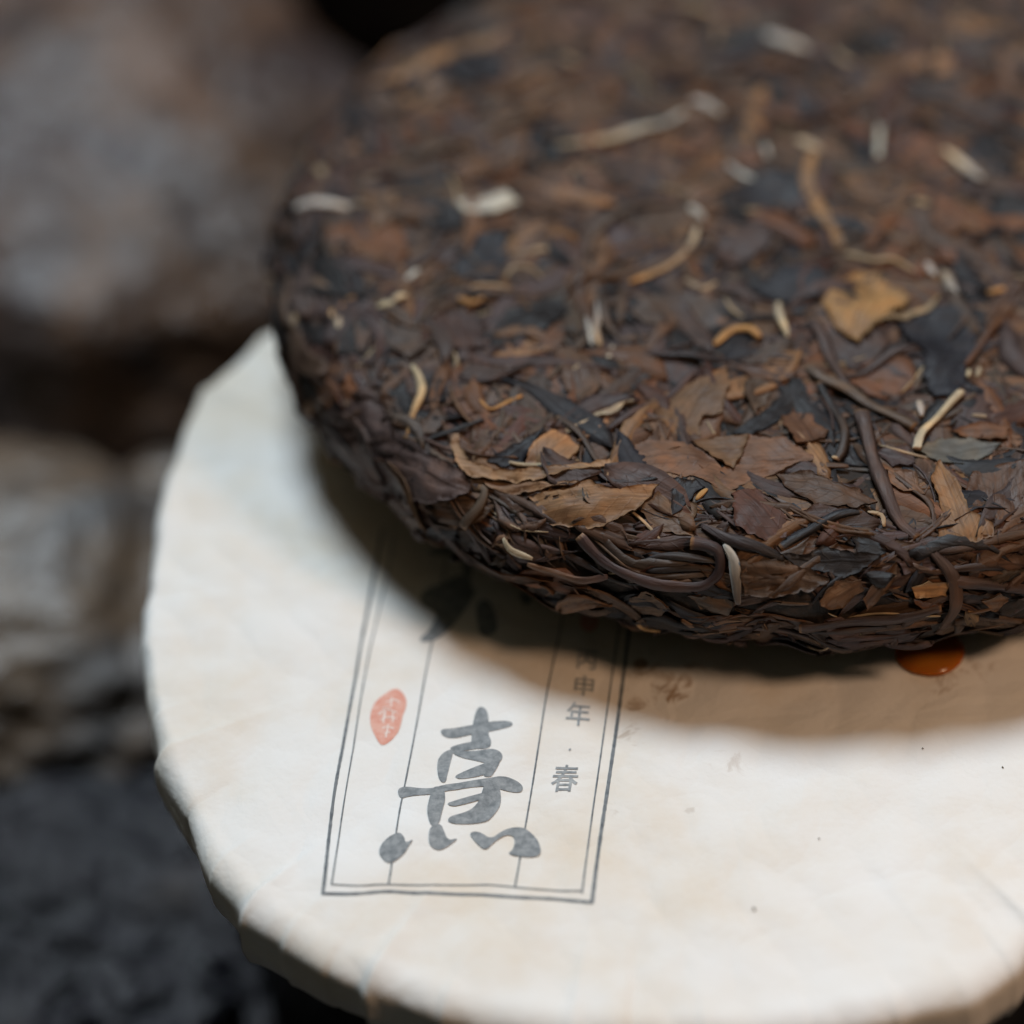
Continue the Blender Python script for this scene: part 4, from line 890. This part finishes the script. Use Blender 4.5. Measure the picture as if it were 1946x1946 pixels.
def strand(pts, w, lift, taper, c0, c1, rng, flat=0.62, nseg=None, sides=7, groove=0.25):
    """A stem, bud or rolled leaf: a flattened tube along points of the skin (mm)."""
    L = float(np.sum(np.hypot(*np.diff(np.array(pts, float), axis=0).T)))
    n = nseg or int(max(7, min(46, L / 0.55)))
    P = spline(pts, n)
    X, Y = P[:, 0] / 1000, P[:, 1] / 1000
    t = np.linspace(0, 1, n)
    ph = rng.uniform(0, 6)
    wid = w * (1 + 0.13 * np.sin(t * L * 0.35 + ph) + 0.03 * np.sin(t * L * 1.6 + ph * 2))
    if taper: wid = wid * (0.30 + 0.70 * np.sin(np.pi * np.clip(t * 0.94 + 0.03, 0, 1)) ** 0.55)
    else: wid = wid * (1 - 0.15 * t)
    wid = wid / 1000
    hc = lift * 0.00055 + wid * 0.12 + 0.00018 * np.sin(t * L * 0.35 + ph) + 0.0003
    C0 = CAKE.at(X, Y, hc)
    N0 = CAKE.normal(X, Y)
    T = np.gradient(C0, axis=0); T /= np.linalg.norm(T, axis=1)[:, None]
    B = np.cross(N0, T); B /= np.linalg.norm(B, axis=1)[:, None]
    N1 = np.cross(T, B)
    V, F = [], []
    tw = rng.uniform(-1.6, 1.6)
    for k in range(sides):
        a = 2 * math.pi * k / sides
        rad = 1 + (groove if k % 2 else -groove) * 0.5 + rng.uniform(-.12, .12) + 0.05 * np.sin(t * L * rng.uniform(.3, 1.0) + rng.uniform(0, 6))
        ca, sa = np.cos(a + tw * t), np.sin(a + tw * t)
        V.append(C0 + B * (ca * rad * wid / 2)[:, None] + N1 * (sa * rad * flat * wid / 2)[:, None])
    V = np.stack(V, 1)
    V[0] = V[0].mean(0) + (V[0] - V[0].mean(0)) * .8
    V = V.reshape(-1, 3)
    for i in range(n - 1):
        for k in range(sides):
            k2 = (k + 1) % sides
            F.append((i * sides + k, i * sides + k2, (i + 1) * sides + k2, (i + 1) * sides + k))
    F.append(tuple(reversed(range(sides)))); F.append(tuple((n - 1) * sides + k for k in range(sides)))
    ca, cb = tint_arr(c0, 1, rng, .08)[0], tint_arr(c1, 1, rng, .08)[0]
    C = np.repeat((ca[None] * (1 - t[:, None]) + cb[None] * t[:, None]), sides, 0)
    if not taper:                                    # a snapped stem shows its paler inside at the end
        C[:sides] = np.array(PAL['tan']) * 1.1; C[-sides:] = np.array(PAL['tan'])
    G = np.stack([np.repeat(t * L, sides), np.tile(np.arange(sides) * w / sides * 1.5, n), np.full(n * sides, rng.uniform(0, 90))], 1)
    s = Sheaf(); s.add(V, F, C, G)
    return s

def loose_leaf(X0, Y0, phi, Ln, W, h0, col, rng, nu=9, nv=5, kind='flat'):
    """One random leaf (mm): a torn or whole blade laid on the skin, pleated, curled and a little tilted."""
    u = np.linspace(-1, 1, nu)[:, None]; v = np.linspace(-1, 1, nv)[None, :]
    p, q = rng.uniform(1.6, 3.2), rng.uniform(.5, .9)
    prof = (1 - np.abs(u) ** p * rng.uniform(.75, .97)) ** q
    torn = np.array([[1 + rng.gauss(0, .13) for _ in range(2)] for _ in range(nu)])
    side = np.where(v < 0, torn[:, :1], torn[:, 1:])
    a = Ln / 2 * (u + 0.06 * v * rng.uniform(-3, 3)) + np.zeros_like(v)
    bend = rng.uniform(-.22, .22) * Ln
    b = W / 2 * v * prof * side + bend * (u ** 2 - .3)
    ph = [rng.uniform(0, 6.28) for _ in range(5)]
    fr = rng.uniform(1.2, 2.6)
    pl = rng.uniform(.08, .36) * (1.7 if kind == 'pleat' else 1)
    H = h0 + pl * np.sin(v * fr * 3 + ph[0] + .8 * np.sin(u * 2 + ph[1])) + rng.uniform(-.25, .40) * v ** 2 + rng.uniform(-.35, .35) * u + rng.uniform(-.3, .3) * v \
        + .12 * np.sin(u * 6 + ph[2]) * np.sin(v * 4 + ph[3]) + rng.uniform(-.25, .12) * u ** 2
    if kind == 'roll': H = H + 0.55 * W / 2 * (1 - v ** 2) * .8
    c, s_ = math.cos(phi), math.sin(phi)
    X = (X0 + c * a - s_ * b) / 1000; Y = (Y0 + s_ * a + c * b) / 1000
    H = np.maximum(H, -1.0) / 1000
    idx = np.arange(nu * nv).reshape(nu, nv)
    F = [(int(idx[i, j]), int(idx[i + 1, j]), int(idx[i + 1, j + 1]), int(idx[i, j + 1])) for i in range(nu - 1) for j in range(nv - 1)]
    ring = np.concatenate([idx[:, 0], idx[-1, 1:], idx[-2::-1, -1], idx[0, -2:0:-1]])
    Xf, Yf, Hf = skirt(None, ring, F, X.ravel(), Y.ravel(), H.ravel())
    V = CAKE.at(Xf, Yf, Hf)
    af, bf = a.ravel(), b.ravel()
    G = np.stack([np.concatenate([af, af[ring]]), np.concatenate([bf, bf[ring]]), np.full(len(Xf), rng.uniform(0, 90))], 1)
    return V, F, tint_arr(col, len(Xf), rng), G

SMAX = CAKE.smax * 1000
RCOL = ['brown'] * 26 + ['purple'] * 22 + ['black'] * 16 + ['slate'] * 8 + ['tanbrown'] * 16 + ['rust'] * 11 + ['grey'] * 9 + ['darkred'] * 7 + ['tan'] * 4
def pick(rng, edge):
    c = rng.choice(RCOL)
    if edge and c in ('tan', 'tanbrown') and rng.random() < .6: c = 'purple'
    return c

def rand_spot(rng, vis):
    while True:
        s = math.sqrt(rng.random()) * 104 if rng.random() < .62 else rng.uniform(88, SMAX - 22)
        th = rng.uniform(-math.pi, math.pi)
        X, Y = s * math.cos(th), s * math.sin(th)
        if not vis: return X, Y, s, th
        if X < 44 and (s < 96 or (Y < 30 or X < -60)): return X, Y, s, th

def rand_leaf(rng, vis, h0):
    X, Y, s, th = rand_spot(rng, vis)
    edge = s > 90
    kind = rng.choice(['flat', 'flat', 'pleat', 'roll'])
    if edge:
        phi = th + math.pi / 2 + rng.gauss(0, .35); Ln = rng.uniform(8, 20); W = rng.uniform(1.8, 5.5)
    else:
        phi = rng.uniform(0, math.pi); Ln = rng.uniform(9, 25); W = rng.uniform(5, 12)
    if kind == 'roll': W *= .45
    if edge: h0 = h0 + rng.uniform(0, .9)
    return loose_leaf(X, Y, phi, Ln, W, h0, pick(rng, edge), rng, 9 if vis else 8, 6 if vis else 5, kind)

rng = random.Random(41)
# the mass: leaves too many to pick apart, pressed together under those one can
mass = Sheaf()
for k in range(2600):
    mass.add(*rand_leaf(rng, k % 3 != 0, rng.uniform(-0.7, 0.35)))
for k in range(1250):                                # broken bits caught between the leaves
    X, Y, s, th = rand_spot(rng, k % 4 != 0)
    if s < 86 and rng.random() < .55: continue
    bit = rng.choice(['brown', 'purple', 'black', 'tanbrown', 'purple', 'grey', 'slate', 'darkred', 'black', 'brown', 'purple', 'tan'])
    mass.add(*loose_leaf(X, Y, rng.uniform(0, 3.2) if s < 92 else th + math.pi / 2 + rng.gauss(0, .6), rng.uniform(1.8, 6.5), rng.uniform(.7, 2.6), rng.uniform(-.2, .55) + (rng.uniform(0, .9) if s > 92 else 0), bit, rng, 5, 4, rng.choice(['flat', 'pleat', 'roll'])))
mass.build("leaf_mass", M_LEAF, cake)['kind'] = 'stuff'
mass2 = Sheaf()
for k in range(420):
    X, Y, s, th = rand_spot(rng, k % 3 != 0)
    phi = th + math.pi / 2 + rng.gauss(0, .3) if s > 88 else rng.uniform(0, 2 * math.pi)
    Ln = rng.uniform(7, 22)
    cv = rng.uniform(-.3, .3) * Ln
    pts = [(X + math.cos(phi) * t * Ln - math.sin(phi) * cv * (t * t - .25), Y + math.sin(phi) * t * Ln + math.cos(phi) * cv * (t * t - .25)) for t in (-.5, -.2, .15, .5)]
    c = rng.choice(['purple', 'black', 'brown', 'brown', 'purple', 'grey', 'slate', 'greybrown'])
    q = strand(pts, rng.uniform(.6, 1.6), rng.uniform(-1.4, .1), 1, c, c, rng, nseg=12, sides=6)
    mass2.add(q.V[0], q.F, q.C[0], q.G[0])
for k in range(420):                                 # thin threads of rolled leaf
    X, Y, s, th = rand_spot(rng, k % 4 != 0)
    phi = th + math.pi / 2 + rng.gauss(0, .4) if s > 88 else rng.uniform(0, 2 * math.pi)
    Ln = rng.uniform(5, 16); cv = rng.uniform(-.6, .6) * Ln
    pts = [(X + math.cos(phi) * t * Ln - math.sin(phi) * cv * (t * t - .25), Y + math.sin(phi) * t * Ln + math.cos(phi) * cv * (t * t - .25)) for t in (-.5, -.2, .15, .5)]
    c = rng.choice(['purple', 'black', 'brown', 'brown', 'purple', 'greybrown', 'tanbrown', 'beige'])
    q = strand(pts, rng.uniform(.35, .8), rng.uniform(0, 1.2), 1, c, c, rng, nseg=11, sides=5)
    mass2.add(q.V[0], q.F, q.C[0], q.G[0])
mass2.build("strand_mass", M_STEM, cake)['kind'] = 'stuff'
# the leaves one can pick apart: traced ones first
nleaf = 0
for col, lift, pleat, poly in LEAVES:
    hero_leaf(col, lift, pleat, poly, rng).build("tea_leaf", M_LEAF, cake); nleaf += 1
for name, c0, c1, w, lift, taper, pts in STRANDS:
    if name == 'bud':
        strand(pts, w * .80, lift + .05, taper, c0, c1, rng, 0.42, sides=9, groove=.25).build("tea_bud", M_BUD, cake)
    elif name == 'leafstrip':
        Q = spline(pts, max(8, int(len(pts) * 5)))
        T = np.gradient(Q, axis=0); T /= np.hypot(T[:, 0], T[:, 1])[:, None]
        wd = w * 0.5 * (0.25 + 0.75 * np.sin(np.pi * np.linspace(.06, .97, len(Q))) ** .6)
        Nn = np.stack([-T[:, 1], T[:, 0]], 1) * wd[:, None]
        hero_leaf(c0, lift + .15, .45, [tuple(q) for q in np.vstack([Q + Nn, (Q - Nn)[::-1]])], rng, 0.45).build("leaf_strip", M_LEAF, cake)
    else:
        strand(pts, w * 0.88, lift, taper, c0, c1, rng, 0.46, sides=12, groove=.26).build("tea_stem", M_STEM, cake)
while nleaf < 300:
    s = Sheaf(); s.add(*rand_leaf(rng, True, rng.uniform(0.2, 0.65))); s.build("tea_leaf", M_LEAF, cake); nleaf += 1
for k in range(46):
    X, Y, s, th = rand_spot(rng, True)
    phi = th + math.pi / 2 + rng.gauss(0, .3) if s > 88 else rng.uniform(0, 2 * math.pi)
    Ln = rng.uniform(8, 24); cv = rng.uniform(-.35, .35) * Ln
    pts = [(X + math.cos(phi) * t * Ln - math.sin(phi) * cv * (t * t - .25), Y + math.sin(phi) * t * Ln + math.cos(phi) * cv * (t * t - .25)) for t in (-.5, -.2, .15, .5)]
    c = rng.choice(['purple', 'brown', 'purple', 'grey', 'greybrown', 'black'])
    strand(pts, rng.uniform(.8, 1.8), rng.uniform(-.3, .5), 1, c, c, rng, sides=7).build("tea_stem", M_STEM, cake)
